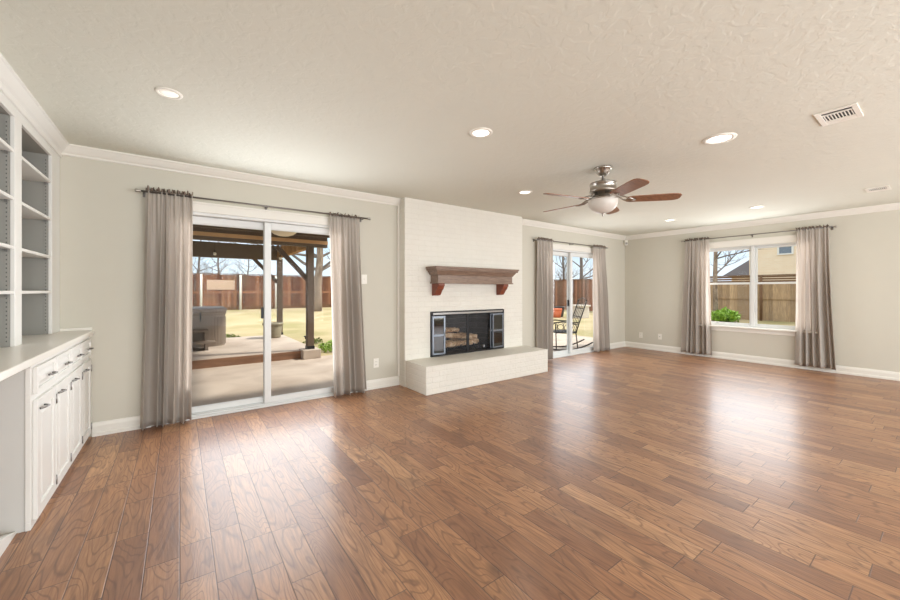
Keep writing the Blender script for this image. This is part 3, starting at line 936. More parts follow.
curtain('y', 7.90, 1.125, 1.495, 1.04, 1.52, 2.205, 0.060, 5.5, 'pale taupe curtain on right side of the window in the right wall', 6, -1, 7)
def rod(axis, plane, wall, a, b, z, label, mids):
    root = empty('curtain_rod', ((a + b) / 2, plane, z) if axis == 'x' else (plane, (a + b) / 2, z), label, 'curtain rod', 'curtain rods')
    P = (lambda u, w, zz: (u, w, zz)) if axis == 'x' else (lambda u, w, zz: (w, u, zz))
    MB().tube([P(a, plane, z), P(b, plane, z)], 0.0085, 10).build('bar', M['rod_metal'], root)
    for u, sg in ((a, -1), (b, 1)):
        pts = [P(u + sg * d, plane, z) for d in (0, 0.008, 0.016, 0.028, 0.040, 0.046)]
        MB().tube(pts, [0.010, 0.013, 0.011, 0.017, 0.015, 0.004], 12).build('finial', M['nickel'], root)
    for u in mids:
        bk = MB().tube([P(u, wall, z - 0.012), P(u, (wall + plane) / 2, z - 0.014), P(u, plane, z - 0.013)], 0.005, 8)
        bk.obox(P(u, wall + (plane - wall) * 0.04, z - 0.012), (0.02, 0.006, 0.05) if axis == 'x' else (0.006, 0.02, 0.05))
        bk.build('bracket', M['rod_metal'], root)
rod('x', CP, YB, -0.275, 1.855, 2.122, 'thin metal curtain rod above the large left glass door', (-0.26, 0.74, 1.80))
rod('x', CP, YB, 4.955, 7.115, 2.124, 'thin metal curtain rod above the far glass door', (4.968, 5.99, 7.10))
rod('y', 7.90, XR, 1.085, 3.115, 2.197, 'thin metal curtain rod above the window in the right wall', (1.10, 2.07, 3.10))

# ------------------------------------------------------------------ ceiling fan
RT = Vector((cos(0.6314), -sin(0.6314), 0)); FW = Vector((sin(0.6314), cos(0.6314), 0))
fx_, fy_ = 3.344, 2.036
fan = empty('ceiling_fan', (fx_, fy_, H), 'five blade ceiling fan with nickel motor and frosted bowl light', 'ceiling fan')
fc = (fx_, fy_, 0)
MB().lathe([(0.001, H), (0.082, H), (0.084, H - 0.010), (0.078, H - 0.018), (0.070, H - 0.024), (0.062, H - 0.045), (0.046, H - 0.066), (0.030, H - 0.078), (0.018, H - 0.082), (0.001, H - 0.082)], fc, 32).build('canopy', M['nickel'], fan)
MB().lathe([(0.013, H - 0.08), (0.013, H - 0.112), (0.022, H - 0.116), (0.026, H - 0.125), (0.026, H - 0.135), (0.001, H - 0.136)], fc, 20).build('downrod', M['pewter'], fan)
MB().lathe([(0.001, 2.308), (0.05, 2.308), (0.075, 2.304), (0.100, 2.296), (0.122, 2.288), (0.127, 2.280), (0.127, 2.272), (0.121, 2.268), (0.121, 2.222), (0.126, 2.216), (0.126, 2.206), (0.112, 2.196), (0.085, 2.184), (0.070, 2.172), (0.062, 2.160), (0.001, 2.160)], fc, 36).build('motor_housing', M['nickel'], fan)
MB().lathe([(0.001, 2.161), (0.055, 2.161), (0.060, 2.150), (0.078, 2.146), (0.095, 2.140), (0.137, 2.136), (0.140, 2.130), (0.136, 2.124), (0.001, 2.124)], fc, 36).build('light_kit', M['nickel'], fan)
bowl = [(0.136, 2.122), (0.137, 2.106)]
for i in range(1, 11):
    w = pi / 2 * i / 10
    bowl.append((max(0.001, 0.136 * cos(w)), 2.106 - 0.112 * sin(w)))
MB().lathe(bowl, fc, 36).build('bowl_shade', M['frosted_bowl'], fan)
MB().lathe([(0.001, 1.999), (0.016, 1.998), (0.018, 1.992), (0.008, 1.986), (0.010, 1.978), (0.006, 1.968), (0.001, 1.962)], fc, 16).build('finial', M['nickel'], fan)
for kx in range(5):
    al = radians(58 + 72 * kx)
    d = (RT * cos(al) + FW * sin(al)).normalized()
    n = Vector((-d.y, d.x, 0))
    pit = radians(12)
    pw = n * cos(pit) - Vector((0, 0, 1)) * sin(pit)
    up = d.cross(pw).normalized()
    C0 = Vector((fx_, fy_, 0))
    outl = [(0.215, 0.046), (0.25, 0.060), (0.34, 0.064), (0.46, 0.068), (0.58, 0.071), (0.635, 0.068), (0.665, 0.054), (0.679, 0.034), (0.681, 0.0)]
    poly = [(r, w) for r, w in outl] + [(r, -w) for r, w in outl[-2::-1]]
    zf = lambda r: 2.152 - 0.030 * min(1, max(0, (r - 0.2) / 0.25))
    fn = lambda u, v, w: C0 + d * u + pw * v + Vector((0, 0, zf(0.45))) + up * w
    bl = MB().prism(poly, fn, -0.004, 0.004).build('blade', M['blade_wood'], fan, bevel=0.0015)
    ir = MB()
    for sg in (-1, 1):
        pts = [C0 + d * 0.085 + n * 0.010 * sg + Vector((0, 0, 2.178)), C0 + d * 0.14 + n * 0.022 * sg + Vector((0, 0, 2.160)),
               C0 + d * 0.19 + pw * 0.034 * sg + Vector((0, 0, 2.134)), C0 + d * 0.245 + pw * 0.030 * sg + Vector((0, 0, 2.116)), C0 + d * 0.29 + pw * 0.004 * sg + Vector((0, 0, 2.1145))]
        ir.tube(pts, [0.010, 0.009, 0.008, 0.008, 0.006], 8)
    ir.obox(C0 + d * 0.235 + Vector((0, 0, 2.1155)), (0.06, 0.05, 0.005), Matrix((d, pw, up)).transposed())
    ir.build('blade_iron', M['nickel'], bl)

# ------------------------------------------------------------------ recessed lights
def downlight(x, y, r, label, power, on=True):
    root = empty('recessed_light', (x, y, H), label, 'ceiling light', 'recessed ceiling lights')
    MB().lathe([(r * 0.70, H - 0.004), (r * 0.74, H - 0.008), (r * 0.95, H - 0.007), (r, H - 0.0015), (r, H), (r * 0.70, H)], (x, y, 0), 32).build('trim_ring', M['plastic_white'], root)
    MB().lathe([(0.0005, H - 0.0055), (r * 0.4, H - 0.0053), (r * 0.71, H - 0.004), (r * 0.71, H - 0.001), (0.0005, H - 0.001)], (x, y, 0), 28).build('lens', M['lamp_lens'] if on else M['lens_off'], root)
    if power > 0:
        ld = bpy.data.lights.new('downlight_lamp', 'SPOT')
        ld.energy = power; ld.spot_size = radians(150); ld.spot_blend = 0.6; ld.shadow_soft_size = r * 0.7
        ld.color = (1, 0.93, 0.82)
        lo = bpy.data.objects.new('downlight_lamp', ld); COL.objects.link(lo)
        lo.parent = root; lo.location = (0, 0, -0.03)
DP = DOWNLIGHT_POWER
downlight(-0.053, 2.818, 0.070, 'round recessed ceiling light nearest the bookcase, not glowing as brightly', DP * 0.5, False)
downlight(1.846, 2.125, 0.088, 'bright round recessed ceiling light left of the fan, in front of the fireplace', DP)
downlight(3.437, 1.099, 0.112, 'large round recessed ceiling light between fan and the nearer ceiling vent', DP)
downlight(3.393, 3.093, 0.088, 'round recessed ceiling light just left of the fan blades, close to the chimney', DP)
downlight(6.732, 2.866, 0.088, 'small far recessed ceiling light nearest the far corner by the window', DP)
downlight(6.692, 1.682, 0.088, 'small far recessed ceiling light right of the fan, toward the window', DP)

# ceiling vents
def vent(x, y, sx, sy, label, n):
    root = empty('ceiling_vent', (x, y, H), label, 'vent', 'ceiling vents')
    a, b = sx / 2, sy / 2; fw_ = 0.028
    f_ = MB().box(x - a, x + a, y - b, y - b + fw_, H - 0.008, H - 0.0005).box(x - a, x + a, y + b - fw_, y + b, H - 0.008, H - 0.0005)
    f_.box(x - a, x - a + fw_, y - b + fw_, y + b - fw_, H - 0.008, H - 0.0005).box(x + a - fw_, x + a, y - b + fw_, y + b - fw_, H - 0.008, H - 0.0005)
    f_.build('frame', M['plastic_white'], root, bevel=0.002)
    MB().box(x - a + fw_, x + a - fw_, y - b + fw_, y + b - fw_, H - 0.002, H - 0.0006).build('duct_opening', M['slot_dark'], root)
    # one long slot on the near side, then a bank of short slots between cross bars
    MB().box(x - a + fw_ + 0.040, x - a + fw_ + 0.058, y - b + fw_, y + b - fw_, H - 0.007, H - 0.002).build('divider', M['plastic_white'], root)
    MB().box(x + a - fw_ - 0.055, x + a - fw_, y - b + fw_, y + b - fw_, H - 0.007, H - 0.002).build('damper_strip', M['plastic_white'], root)
    w_ = sy - 2 * fw_
    for i in range(n):
        yy = y - w_ / 2 + w_ * (i + 0.5) / n
        MB().box(x - a + fw_ + 0.058, x + a - fw_ - 0.055, yy - 0.0028, yy + 0.0028, H - 0.005, H - 0.002).build('louver', M['plastic_white'], root)
vent(3.63, 0.47, 0.29, 0.20, 'larger white ceiling vent at upper right, nearest the camera', 9)
vent(6.64, 0.54, 0.27, 0.19, 'small white ceiling vent far right near the crown moulding', 9)

# ------------------------------------------------------------------ outlets, switch, sensor
def plate(axis, pos, label, name, cat, kind):
    x, y, z = pos
    root = empty(name, pos, label, cat)
    if axis == 'y':
        P = lambda a, b, c0, c1, d0, d1: (x + a, x + b, y - d1, y - d0, z + c0, z + c1)
    else:
        P = lambda a, b, c0, c1, d0, d1: (x - d1, x - d0, y + a, y + b, z + c0, z + c1)
    MB().box(*P(-0.036, 0.036, -0.058, 0.058, 0.0005, 0.006)).build('cover_plate', M['plastic_white'], root, bevel=0.002)
    if kind == 'outlet':
        for zz in (-0.021, 0.021):
            so = MB().box(*P(-0.016, 0.016, zz - 0.014, zz + 0.014, 0.006, 0.0085)).build('socket', M['plastic_white'], root, bevel=0.003)
            MB().box(*P(-0.008, -0.005, zz - 0.006, zz + 0.006, 0.0085, 0.0088)).box(*P(0.005, 0.008, zz - 0.005, zz + 0.005, 0.0085, 0.0088)).build('slot_pair', M['slot_dark'], so)
    elif kind == 'switch':
        MB().box(*P(-0.005, 0.005, -0.010, 0.014, 0.006, 0.016)).build('toggle', M['plastic_white'], root, bevel=0.002)
    else:
        MB().box(*P(-0.008, 0.008, -0.008, 0.008, 0.006, 0.016)).build('jack', M['plastic_grey'], root, bevel=0.002)
plate('y', (2.008, YB, 0.322), 'white electrical outlet low on the wall left of fireplace', 'wall_outlet', 'outlet', 'outlet')
plate('y', (1.848, YB, 1.38), 'white light switch beside the curtain left of fireplace', 'light_switch', 'light switch', 'switch')
plate('x', (XR, 3.981, 0.285), 'white wall outlet nearest the far corner, low on window wall', 'wall_outlet', 'outlet', 'outlet')
plate('x', (XR, 3.592, 0.290), 'white cable jack plate low on window wall, closest to the window curtain', 'cable_jack', 'wall plate', 'jack')
sn = empty('motion_sensor', (XR - 0.05, YB - 0.05, 2.25), 'small white motion sensor high in the far room corner', 'sensor')
q45 = Matrix.Rotation(radians(-45), 3, 'Z')
MB().obox((XR - 0.055, YB - 0.055, 2.29), (0.065, 0.045, 0.11), q45).build('housing', M['plastic_white'], sn, bevel=0.01)
MB().obox((XR - 0.073, YB - 0.073, 2.275), (0.045, 0.012, 0.045), q45).build('lens', M['plastic_grey'], sn, bevel=0.004)

# ------------------------------------------------------------------ outside ground
def gz(x, y):
    return -0.075 + 0.016 * max(0, y - 7.0) * (1.0 if x < 12 else max(0.3, 1 - (x - 12) / 14))
g = MB()
g.grid(lambda s, q: (-26 + 86 * s, YB + 0.15 + (46) * q, gz(-26 + 86 * s, YB + 0.15 + 46 * q)), 60, 40)
g.grid(lambda s, q: (8.14 + 52 * s, -18 + (YB + 0.15 + 18) * q, -0.075), 10, 10)
struct(g.build('ground_lawn', M['dormant_lawn']))
struct(MB().box(-6, 9.2, YB + TH, 7.37, -0.16, -0.05).build('ground_patio', M['concrete']))
slab = MB().box(-6, 2.16, 7.375, 10.4, -0.12, 0.10).build('ground_slab', M['concrete'], bevel=0.01)
struct(slab)
MB().box(-6, 1.86, 7.355, 7.375, -0.05, 0.088).build('slab_riser', M['riser_stain'], slab)

# patio cover
pc = empty('patio_cover', (0, 8.8, 0.10), 'brown timber patio cover with posts standing over the concrete slab', 'patio cover')
MB().box(-5, 2.4, YB + 0.16, 7.45, 2.30, 2.36).build('roof_deck', M['roof_planks'], pc)
MB().box(-5, 2.4, 7.45, 10.7, 2.50, 2.56).build('roof_deck', M['roof_planks'], pc)
for yj in (5.3, 5.9, 6.5):
    MB().box(-5, 2.35, yj - 0.022, yj + 0.022, 2.165, 2.30).build('joist', M['dark_beam'], pc, bevel=0.003)
for yj in (8.2, 9.0, 9.8):
    MB().box(-5, 2.1, yj - 0.022, yj + 0.022, 2.37, 2.50).build('joist', M['dark_beam'], pc, bevel=0.003)
nb = MB().box(-5, 2.35, 7.30, 7.42, 2.08, 2.30).build('near_beam', M['dark_beam'], pc, bevel=0.004)
MB().box(-5, 2.35, 7.275, 7.30, 2.14, 2.205).build('lit_strip', M['tan_board'], nb)  # pale strip: light on the beam's front put into the colour
MB().box(-5, 2.06, 10.28, 10.42, 2.02, 2.38).build('far_beam', M['dark_beam'], pc, bevel=0.004)
MB().box(2.02, 2.14, 7.42, 10.28, 2.08, 2.34).build('side_beam', M['roof_planks'], pc, bevel=0.004)
MB().beam((0.6, 4.6, 2.26), (-0.6, 7.2, 2.22), 0.04, 0.09).build('diagonal_rafter', M['tan_board'], pc)
ft = MB().box(1.86, 2.19, 7.18, 7.52, -0.05, 0.118).build('footing', M['concrete'], pc, bevel=0.012)
for px_, py_, zb_, zt_ in ((2.03, 7.36, 0.118, 2.08), (2.09, 10.33, 0.10, 2.06)):
    po = MB().box(px_ - 0.062, px_ + 0.062, py_ - 0.062, py_ + 0.062, zb_, zt_).build('post', M['post_wood'], pc, bevel=0.006)
    MB().box(px_ - 0.07, px_ + 0.07, py_ - 0.07, py_ + 0.07, zb_, zb_ + 0.06).build('post_base', M['black_metal'], po)
    MB().beam((px_ - 0.05, py_, zt_ - 0.62), (px_ - 0.60, py_, zt_ - 0.02), 0.05, 0.08).build('brace', M['brace_wood'], pc)
# patio ceiling fan
of = empty('patio_fan', (1.28, 6.05, 2.30), 'outdoor ceiling fan with cream glass bowl under the patio cover', 'ceiling fan')
MB().lathe([(0.001, 2.30), (0.07, 2.30), (0.06, 2.27), (0.09, 2.25), (0.11, 2.23), (0.11, 2.20), (0.001, 2.20)], (1.28, 6.05, 0), 24).build('motor_housing', M['iron'], of)
MB().lathe([(0.19, 2.175), (0.195, 2.165), (0.18, 2.13), (0.14, 2.098), (0.08, 2.075), (0.001, 2.066)], (1.28, 6.05, 0), 28).build('bowl_shade', M['fan_bowl_cream'], of)
MB().lathe([(0.001, 2.20), (0.06, 2.20), (0.19, 2.18), (0.19, 2.172), (0.001, 2.172)], (1.28, 6.05, 0), 24).build('light_kit', M['iron'], of)
for kx in range(5):
    al = radians(20 + 72 * kx)
    d = Vector((cos(al), sin(al), 0)); n = Vector((-d.y, d.x, 0))
    poly = [(0.16, 0.045), (0.45, 0.07), (0.60, 0.06), (0.63, 0), (0.60, -0.06), (0.45, -0.07), (0.16, -0.045)]
    bm_ = MB().prism(poly, lambda u, v, w: Vector((1.28, 6.05, 2.205)) + d * u + n * v * 0.97 + Vector((0, 0, -0.22 * v + w)), -0.004, 0.004)
    bm_.obox(Vector((1.28, 6.05, 2.21)) + d * 0.14, (0.12, 0.03, 0.008), Matrix((d, n, Vector((0, 0, 1)))).transposed())
    bm_.build('blade', M['tan_board'], of)
# festoon bulbs under the beams
for bx_, by_, bz_, lb in ((0.66, 10.20, 2.10, 'white globe bulb hanging in front of the far beam, seen through left pane'), (2.02, 9.9, 2.04, 'white globe bulb hanging beside the far post, seen through right pane')):
    r_ = empty('festoon_bulb', (bx_, by_, bz_), lb, 'light bulb', 'globe bulbs under the patio cover')
    MB().sphere((bx_, by_, bz_), 0.036).build('globe', M['bulb_white'], r_)
    MB().tube([(bx_, by_, bz_ + 0.03), (bx_, by_, bz_ + 0.09)], 0.013, 8).tube([(bx_, by_, bz_ + 0.08), (bx_, by_ + 0.0, 2.50)], 0.003, 6).build('socket', M['black_metal'], r_)

# hot tub and steps
tb = empty('hot_tub', (-0.3, 10.0, 0.10), 'grey brown hot tub with folded cover standing on the patio slab', 'hot tub')
def rr(x0, x1, y0, y1, r, n=6):
    pts = []
    for cx, cy, a0 in ((x1 - r, y0 + r, -90), (x1 - r, y1 - r, 0), (x0 + r, y1 - r, 90), (x0 + r, y0 + r, 180)):
        for i in range(n + 1):
            w = radians(a0 + 90 * i / n)
            pts.append((cx + r * cos(w), cy + r * sin(w)))
    return pts
tx0, tx1, ty0, ty1 = -1.35, 0.80, 8.92, 10.30
F3 = lambda u, v, w: (u, v, w)
MB().prism(rr(tx0 + 0.02, tx1 - 0.02, ty0 + 0.02, ty1 - 0.02, 0.24), F3, 0.10, 0.74).build('skirt', M['tub_shell'], tb)
rib = MB()
for i in range(36):
    px_ = tx1 - 0.26 - (tx1 - tx0 - 0.5) * i / 36
    rib.box(px_ - 0.02, px_ + 0.014, ty0 + 0.010, ty0 + 0.03, 0.13, 0.70)
for i in range(14):
    w = radians(-90 + 90 * (i + 0.5) / 14)
    cx, cy = tx1 - 0.26, ty0 + 0.26
    rib.obox((cx + 0.245 * cos(w), cy + 0.245 * sin(w), 0.415), (0.016, 0.014, 0.57), Matrix.Rotation(w, 3, 'Z'))
rib.build('skirt_slats', M['tub_shell'], tb)
MB().prism(rr(tx0, tx1, ty0, ty1, 0.26), F3, 0.74, 0.79).build('rim', M['tub_step'], tb, bevel=0.012)
MB().prism(rr(tx0 - 0.01, tx1 + 0.01, ty0 - 0.01, ty1 + 0.01, 0.26), F3, 0.79, 0.875).build('cover', M['tub_cover'], tb, bevel=0.02)
MB().box(0.32, 0.35, ty0 - 0.016, ty0 - 0.006, 0.62, 0.80).build('cover_strap', M['black_metal'], tb)
stp = empty('tub_steps', (-0.1, 8.6, 0.10), 'two tread brown step unit in front of the hot tub', 'steps')
MB().box(-0.8, 0.56, 8.36, 8.66, 0.225, 0.262).build('tread', M['tub_step'], stp, bevel=0.006)
MB().box(-0.8, 0.46, 8.64, 8.90, 0.425, 0.465).build('tread', M['tub_step'], stp, bevel=0.006)
for xx in (-0.72, 0.10, 0.42):
    MB().box(xx - 0.03, xx + 0.02, 8.40, 8.88, 0.10, 0.225).box(xx - 0.03, xx + 0.02, 8.66, 8.88, 0.225, 0.425).build('support', M['tub_step'], stp)

# stone pot at the far post, path light, shrubs near the slab
sp = empty('stone_pot', (1.87, 9.86, 0.10), 'grey carved stone pot at the foot of the far patio post', 'planter')
MB().lathe([(0.001, 0.10), (0.17, 0.10), (0.18, 0.14), (0.205, 0.38), (0.20, 0.40)], (1.83, 9.80, 0), 24).build('bowl', M['pot_stone'], sp)
MB().lathe([(0.20, 0.395), (0.235, 0.41), (0.235, 0.455), (0.195, 0.46), (0.185, 0.42), (0.001, 0.42)], (1.83, 9.80, 0), 24).build('rim', M['pot_stone'], sp)
def pathlight(x, y, z0, label):
    r_ = empty('path_light', (x, y, z0), label, 'garden light', 'path lights by the slab')
    MB().tube([(x, y, z0 - 0.03), (x, y, z0 + 0.20)], 0.010, 8).build('stake', M['black_metal'], r_)
    MB().lathe([(0.001, z0 + 0.26), (0.05, z0 + 0.25), (0.055, z0 + 0.235), (0.03, z0 + 0.225), (0.028, z0 + 0.18), (0.001, z0 + 0.18)], (x, y, 0), 14).build('lamp_head', M['black_metal'], r_)
pathlight(2.33, 8.75, gz(2.33, 8.75), 'small black path light between the two patio posts')
def leafy(name, c, r, hgt, n, mat, label, seed, ls=0.06):
    rng = random.Random(seed)
    c = Vector(c)
    root = empty(name, c, label, 'plant')
    m = MB(); sm = MB()
    for i in range(7):
        a = rng.uniform(0, 6.28); rr_ = r * 0.6 * rng.random() ** 0.5
        tip = c + Vector((rr_ * cos(a), rr_ * sin(a), hgt * rng.uniform(0.5, 0.9)))
        sm.tube([c + Vector((rr_ * 0.2 * cos(a), rr_ * 0.2 * sin(a), -0.02)), tip], [0.008, 0.004], 5)
    for i in range(n):
        a = rng.uniform(0, 6.28); rad_ = r * rng.random() ** 0.5
        zc = hgt * rng.uniform(0.05, 1.0) * (1 - 0.5 * (rad_ / r) ** 2)
        pc_ = c + Vector((rad_ * cos(a), rad_ * sin(a), zc))
        d = Vector((rng.uniform(-1, 1), rng.uniform(-1, 1), rng.uniform(-0.2, 1))).normalized()
        n_ = d.cross(Vector((rng.uniform(-1, 1), rng.uniform(-1, 1), rng.uniform(-1, 1)))).normalized()
        l_ = ls * rng.uniform(0.7, 1.3); w_ = l_ * 0.32; b_ = d.cross(n_) * (l_ * 0.12)
        m.add([pc_, pc_ + d * l_ * 0.5 + n_ * w_ + b_, pc_ + d * l_, pc_ + d * l_ * 0.5 - n_ * w_ + b_], [(0, 1, 2), (0, 2, 3)])
    m.build('foliage', mat, root, normals=False)
    sm.build('stems', M['twig_bark'], root)
leafy('ground_shrub', (2.72, 7.95, gz(2.7, 8)), 0.34, 0.22, 420, M['leaf_green'], 'low green plant growing right of the near post footing', 5)
leafy('ground_shrub', (2.62, 9.2, gz(2.6, 9)), 0.22, 0.12, 180, M['leaf_dull'], 'low weedy plant at the slab edge behind the path light', 6)
leafy('ground_shrub', (1.02, 10.62, gz(1, 10.6)), 0.26, 0.16, 220, M['leaf_dull'], 'low green weeds behind the slab beside the hot tub', 7)
leafy('ground_shrub', (18.5, 5.72, -0.07), 0.46, 0.50, 600, M['leaf_green'], 'bright green shrub outside the window, in front of the fence', 8, 0.17)

# ------------------------------------------------------------------ fences
bf = empty('wooden_fence', (6, 23.3, gz(6, 23.3)), 'red brown board fence with pale metal posts along the back of the yard', 'fence')
FXS = -8.1
bay = 1.80
i = 0
x = FXS
YF = 23.3
while x < 20.4:
    x2 = min(x + bay, 20.5)
    zb = gz((x + x2) / 2, YF) - 0.02
    m = MB()
    u = x + 0.004
    while u < x2 - 0.02:
        w_ = min(0.135, x2 - u)
        hh_ = 1.93 + random.uniform(-0.015, 0.015)
        m.box(u, u + w_, YF + 0.02, YF + 0.038, zb + 0.03, zb + hh_)
        u += 0.14
    m.build('board_panel', M['fence_red'], bf)
    MB().box(x, x2, YF - 0.025, YF + 0.018, zb + 0.93, zb + 1.02).build('rail', M['fence_rail'], bf)
    MB().box(x, x2, YF - 0.012, YF + 0.018, zb - 0.02, zb + 0.20).build('kick_board', M['fence_cap'], bf)
    MB().box(x, x2, YF - 0.03, YF + 0.06, zb + 1.95, zb + 1.985).build('top_cap', M['fence_cap'], bf)
    MB().tube([(x, YF - 0.06, zb - 0.05), (x, YF - 0.06, zb + 1.93)], 0.055, 8).build('post', M['galvanised'], bf)
    x += bay
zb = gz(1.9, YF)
MB().box(1.15, 2.42, YF - 0.032, YF + 0.015, zb + 1.10, zb + 1.62).build('reflection_patch', M['pale_reflection'], bf)  # pale reflection in the door glass, built as a board on the fence
rf = empty('wooden_fence', (20.5, 6, gz(20.5, 6)), 'weathered tan board fence on the right side of the yard, outside the window', 'fence')
y = -7.0
XF = 20.5
while y < 23.2:
    y2 = min(y + 2.4, 23.2)
    zb = gz(XF, (y + y2) / 2) - 0.02
    low = y < 8.5
    m = MB()
    u = y + 0.004
    while u < y2 - 0.02:
        w_ = min(0.135, y2 - u)
        m.box(XF + 0.02, XF + 0.038, u, u + w_, zb + 0.03, zb + (1.70 if low else 1.98) + random.uniform(-0.015, 0.015))
        u += 0.14
    m.build('board_panel', M['fence_tan'] if low else M['fence_russet'], rf)
    for zr in ((1.0,) if low else (0.35, 1.0)):
        MB().box(XF - 0.025, XF + 0.018, y, y2, zb + zr - 0.045, zb + zr + 0.045).build('rail', M['fence_tan'] if low else M['fence_russet'], rf)
    if low:
        for zr in (1.74, 1.84, 1.94):
            MB().box(XF - 0.02, XF + 0.03, y, y2, zb + zr - 0.036, zb + zr + 0.036).build('lattice_slat', M['fence_cap'], rf)
    MB().box(XF - 0.05, XF + 0.06, y, y2, zb + 1.985, zb + 2.02).build('top_cap', M['fence_cap'], rf)
    MB().tube([(XF - 0.07, y, zb - 0.05), (XF - 0.07, y, zb + 1.95)], 0.05, 8).build('post', M['galvanised'] if y > 9 else M['fence_cap'], rf)
    y += 2.4

# ------------------------------------------------------------------ trees
def tree(c, hgt, r, label, seed, bend=0.3, first=0.35, depth=4, mat='tree_bark', spread=0.8, lean=(0, 0), limbs=()):
    rng = random.Random(seed)
    c = Vector(c)
    root = empty('bare_tree', c, label, 'tree', 'leafless trees in the yard and beyond')
    tr_ = MB(); br = MB()
    N = 10
    pts = []; off = Vector((0, 0, 0))
    for i in range(N + 1):
        q = i / N
        off += Vector((rng.uniform(-1, 1), rng.uniform(-1, 1), 0)) * bend * 0.12
        pts.append(c + Vector((lean[0] * q, lean[1] * q, hgt * q - 0.1)) + off)
    rad_ = [r * (1.25 if i == 0 else 1.0) * (1 - 0.7 * i / N) for i in range(N + 1)]
    tr_.tube(pts, rad_, 10)
    def grow(p, d, ln, rr_, lev):
        P_ = [p]; R_ = [rr_]
        n = 5
        dd = d.copy()
        for i in range(n):
            dd = (dd + Vector((rng.uniform(-1, 1), rng.uniform(-1, 1), rng.uniform(-0.5, 0.9))) * 0.22).normalized()
            P_.append(P_[-1] + dd * ln / n); R_.append(rr_ * (1 - 0.75 * (i + 1) / n))
            if lev > 0 and i >= 1:
                for _ in range(2 if lev > 1 else 1):
                    s_ = (dd + Vector((rng.uniform(-1, 1), rng.uniform(-1, 1), rng.uniform(-0.4, 1))) * spread).normalized()
                    grow(P_[-1], s_, ln * rng.uniform(0.45, 0.65), R_[-1] * 0.7, lev - 1)
        br.tube(P_, R_, 5 if lev < 2 else 7, caps=False)
    for i in range(int(N * first), N):
        for _ in range(2):
            a = rng.uniform(0, 6.28)
            d = Vector((cos(a), sin(a), rng.uniform(0.1, 0.9))).normalized()
            grow(pts[i], d, hgt * rng.uniform(0.28, 0.42) * (1 - 0.4 * i / N), rad_[i] * 0.45, depth - 2)
    for (q, d, ln, rr_) in limbs:
        grow(pts[int(q * N)], Vector(d).normalized(), ln, rr_, 2)
    tr_.build('trunk', M[mat], root)
    br.build('branches', M['twig_bark'], root, normals=False)
tree((5.95, 20.2, gz(6, 20.2)), 7.5, 0.24, 'large tree with thick pale trunk in front of the back fence', 21, 0.5, 0.38, 4, 'tree_bark', 0.8, (0.5, 0.2),
     limbs=((0.35, (-1, -0.1, 0.35), 4.5, 0.09), (0.42, (-1, 0.2, 0.15), 4.0, 0.08)))
tree((0.85, 27.0, 0.2), 4.6, 0.10, 'small bare tree behind the back fence, at far left edge of the left pane', 22, 0.5, 0.2, 4, 'twig_bark', 1.0)
tree((2.2, 31, 0.2), 5.0, 0.10, 'thin bare tree behind the back fence, above right end of hot tub', 23, 0.5, 0.2, 4, 'twig_bark', 1.0)
tree((4.3, 31.5, 0.2), 4.2, 0.08, 'low bare tree behind the back fence, just left of the middle door stile', 24, 0.5, 0.2, 4, 'twig_bark', 1.0)
tree((24.5, 18.2, 0.1), 6.0, 0.13, 'forked bare tree behind the fence, seen through left pane of the far door', 25, 0.5, 0.15, 4, 'twig_bark', 0.9)
tree((22.6, 15.4, 0.1), 7.0, 0.15, 'straight dark trunked tree behind the fence, seen through right pane of far door', 26, 0.2, 0.35, 4, 'twig_bark', 0.9)
tree((18.9, 6.2, -0.08), 7.0, 0.11, 'brown trunked tree in front of the fence at left of the window', 27, 0.15, 0.32, 4, 'tree_bark', 0.9)

# ------------------------------------------------------------------ neighbouring houses
nh = empty('neighbor_house', (31, 2, -0.1), 'two storey tan brick house with small window beyond the right fence', 'house')
MB().box(27, 33, -6.0, 7.15, -0.1, 6.2).build('wall', M['tan_brick'], nh)
MB().prism([(-6.6, 6.2), (7.7, 6.2), (0.55, 9.4)], lambda u, v, w: (w, u, v), 26.5, 33.5).build('roof', M['roof_brown'], nh)
wf = MB().box(26.94, 27.0, 5.20, 5.28, 3.22, 3.95).box(26.94, 27.0, 5.80, 5.88, 3.22, 3.95).box(26.94, 27.0, 5.28, 5.80, 3.22, 3.29).box(26.94, 27.0, 5.28, 5.80, 3.88, 3.95)
wfo = wf.build('window', M['trim_white'], nh)
MB().box(26.97, 26.995, 5.27, 5.81, 3.28, 3.89).build('pane', M['house_glass'], wfo)
gh = empty('neighbor_house', (38, 6.5, -0.1), 'low house with grey roof slope beyond the fence, left of the tan brick house', 'house')
MB().box(34.4, 42, 1.9, 10.2, -0.1, 2.5).build('wall', M['tan_brick'], gh)
MB().prism([(10.7, 2.35), (1.4, 2.35), (6.05, 5.5)], lambda u, v, w: (w, u, v), 34.0, 42.4).build('roof', M['roof_shingle'], gh)

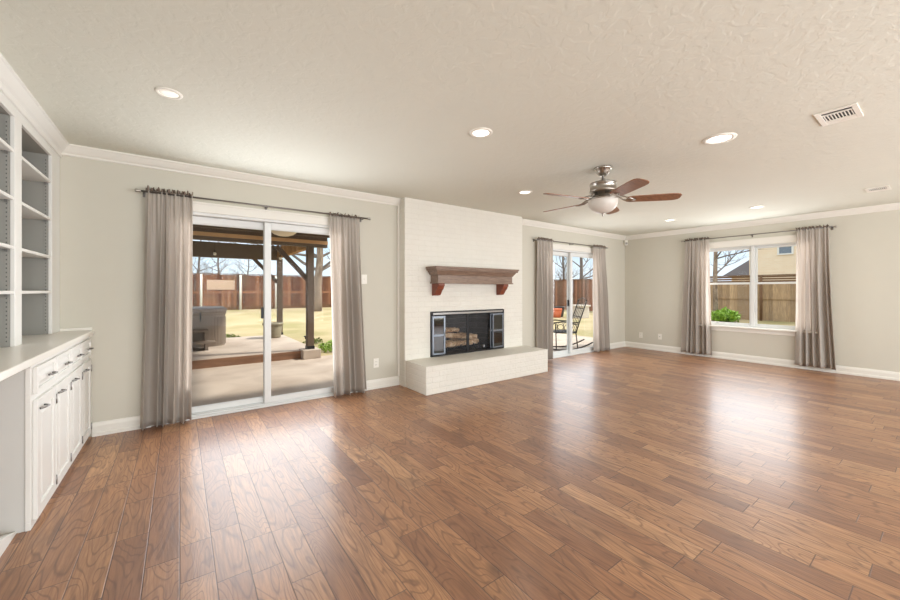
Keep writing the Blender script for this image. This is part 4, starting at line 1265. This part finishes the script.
# ------------------------------------------------------------------ things outside the far door
rk = empty('rocking_chair', (6.84, 5.12, -0.05), 'dark scrolled metal rocking chair on the patio outside the far door', 'rocking chair')
def L3(x, y, z): return Vector((6.84 - 0.807 * x + 0.59 * y, 5.12 + 0.59 * x + 0.807 * y, -0.05 + z))   # local +x is the way the chair faces
for sg in (-1, 1):
    yy = 0.25 * sg
    pts = [L3(-0.56 + 1.04 * i / 12, yy, 0.012 + 0.30 * ((-0.56 + 1.04 * i / 12) - 0.05) ** 2 * (1.5 if i < 5 else 0.9)) for i in range(13)]
    MB().tube(pts, 0.016, 8).build('rocker', M['iron'], rk)
    MB().tube([L3(0.22, yy, 0.02), L3(0.23, yy, 0.40), L3(0.24, yy, 0.58)], 0.012, 8).build('front_leg', M['iron'], rk)
    MB().tube([L3(-0.24, yy, 0.04), L3(-0.20, yy, 0.38)], 0.012, 8).build('rear_leg', M['iron'], rk)
    ar = [L3(0.30, yy, 0.56), L3(0.25, yy, 0.60), L3(0.10, yy, 0.62), L3(-0.10, yy, 0.60), L3(-0.27, yy, 0.60)]
    MB().tube(ar, 0.013, 8).build('armrest', M['iron'], rk)
    sc = MB()
    for cx_ in (0.13, -0.02, -0.15):
        sc.tube([L3(cx_ + 0.07 * cos(2 * pi * i / 14), yy, 0.48 + 0.085 * sin(2 * pi * i / 14)) for i in range(15)], 0.006, 6)
    sc.build('scrollwork', M['iron'], rk)
    MB().tube([L3(-0.20, yy, 0.38), L3(-0.27, yy, 0.60), L3(-0.36, yy, 0.86), L3(-0.43, yy, 1.08)], 0.014, 8).build('back_post', M['iron'], rk)
se = MB().obox(L3(0.01, 0, 0.385), (0.46, 0.52, 0.03), Matrix(((-0.807, 0.59, 0), (0.59, 0.807, 0), (0, 0, 1))))
se.build('seat', M['iron'], rk, bevel=0.01)
bk = MB()
for i in range(6):
    q = i / 5
    bk.tube([L3(-0.21, -0.25 + 0.5 * q, 0.40), L3(-0.36, -0.25 + 0.5 * q, 0.86), L3(-0.43, -0.25 + 0.5 * q, 1.08)], 0.006, 6)
for zz, xx in ((0.55, -0.255), (0.72, -0.315), (0.90, -0.372), (1.08, -0.43)):
    bk.tube([L3(xx, -0.25, zz), L3(xx, 0, zz + (0.05 if zz > 1 else 0)), L3(xx, 0.25, zz)], 0.010, 6)
bk.build('backrest', M['iron'], rk)

pl = empty('stone_planter', (15.1, 10.4, -0.04), 'pale stone planter box on the lawn, seen through far door', 'planter')
zb = gz(15.1, 10.4)
pl.location.z = zb
MB().box(14.75, 15.45, 10.1, 10.7, zb, zb + 0.52).build('box', M['planter_stone'], pl, bevel=0.01)
MB().box(14.70, 15.50, 10.05, 10.75, zb + 0.52, zb + 0.60).build('rim', M['planter_stone'], pl, bevel=0.01)
def pot(x, y, r, h, mat, label):
    zb = gz(x, y)
    r_ = empty('flower_pot', (x, y, zb), label, 'flower pot')
    MB().lathe([(0.001, zb), (r * 0.68, zb), (r * 0.93, zb + h * 0.8), (r * 0.9, zb + h * 0.82)], (x, y, 0), 22).build('pot_body', mat, r_)
    MB().lathe([(r * 0.9, zb + h * 0.8), (r, zb + h * 0.81), (r, zb + h), (r * 0.9, zb + h), (r * 0.86, zb + h * 0.9), (0.001, zb + h * 0.9)], (x, y, 0), 22).build('pot_rim', mat, r_)
pot(14.25, 11.0, 0.23, 0.42, M['terracotta'], 'orange terracotta pot on the lawn, seen through left pane of far door')
pot(14.75, 11.25, 0.25, 0.50, M['pot_black'], 'black pot between the orange pot and the pale planter')
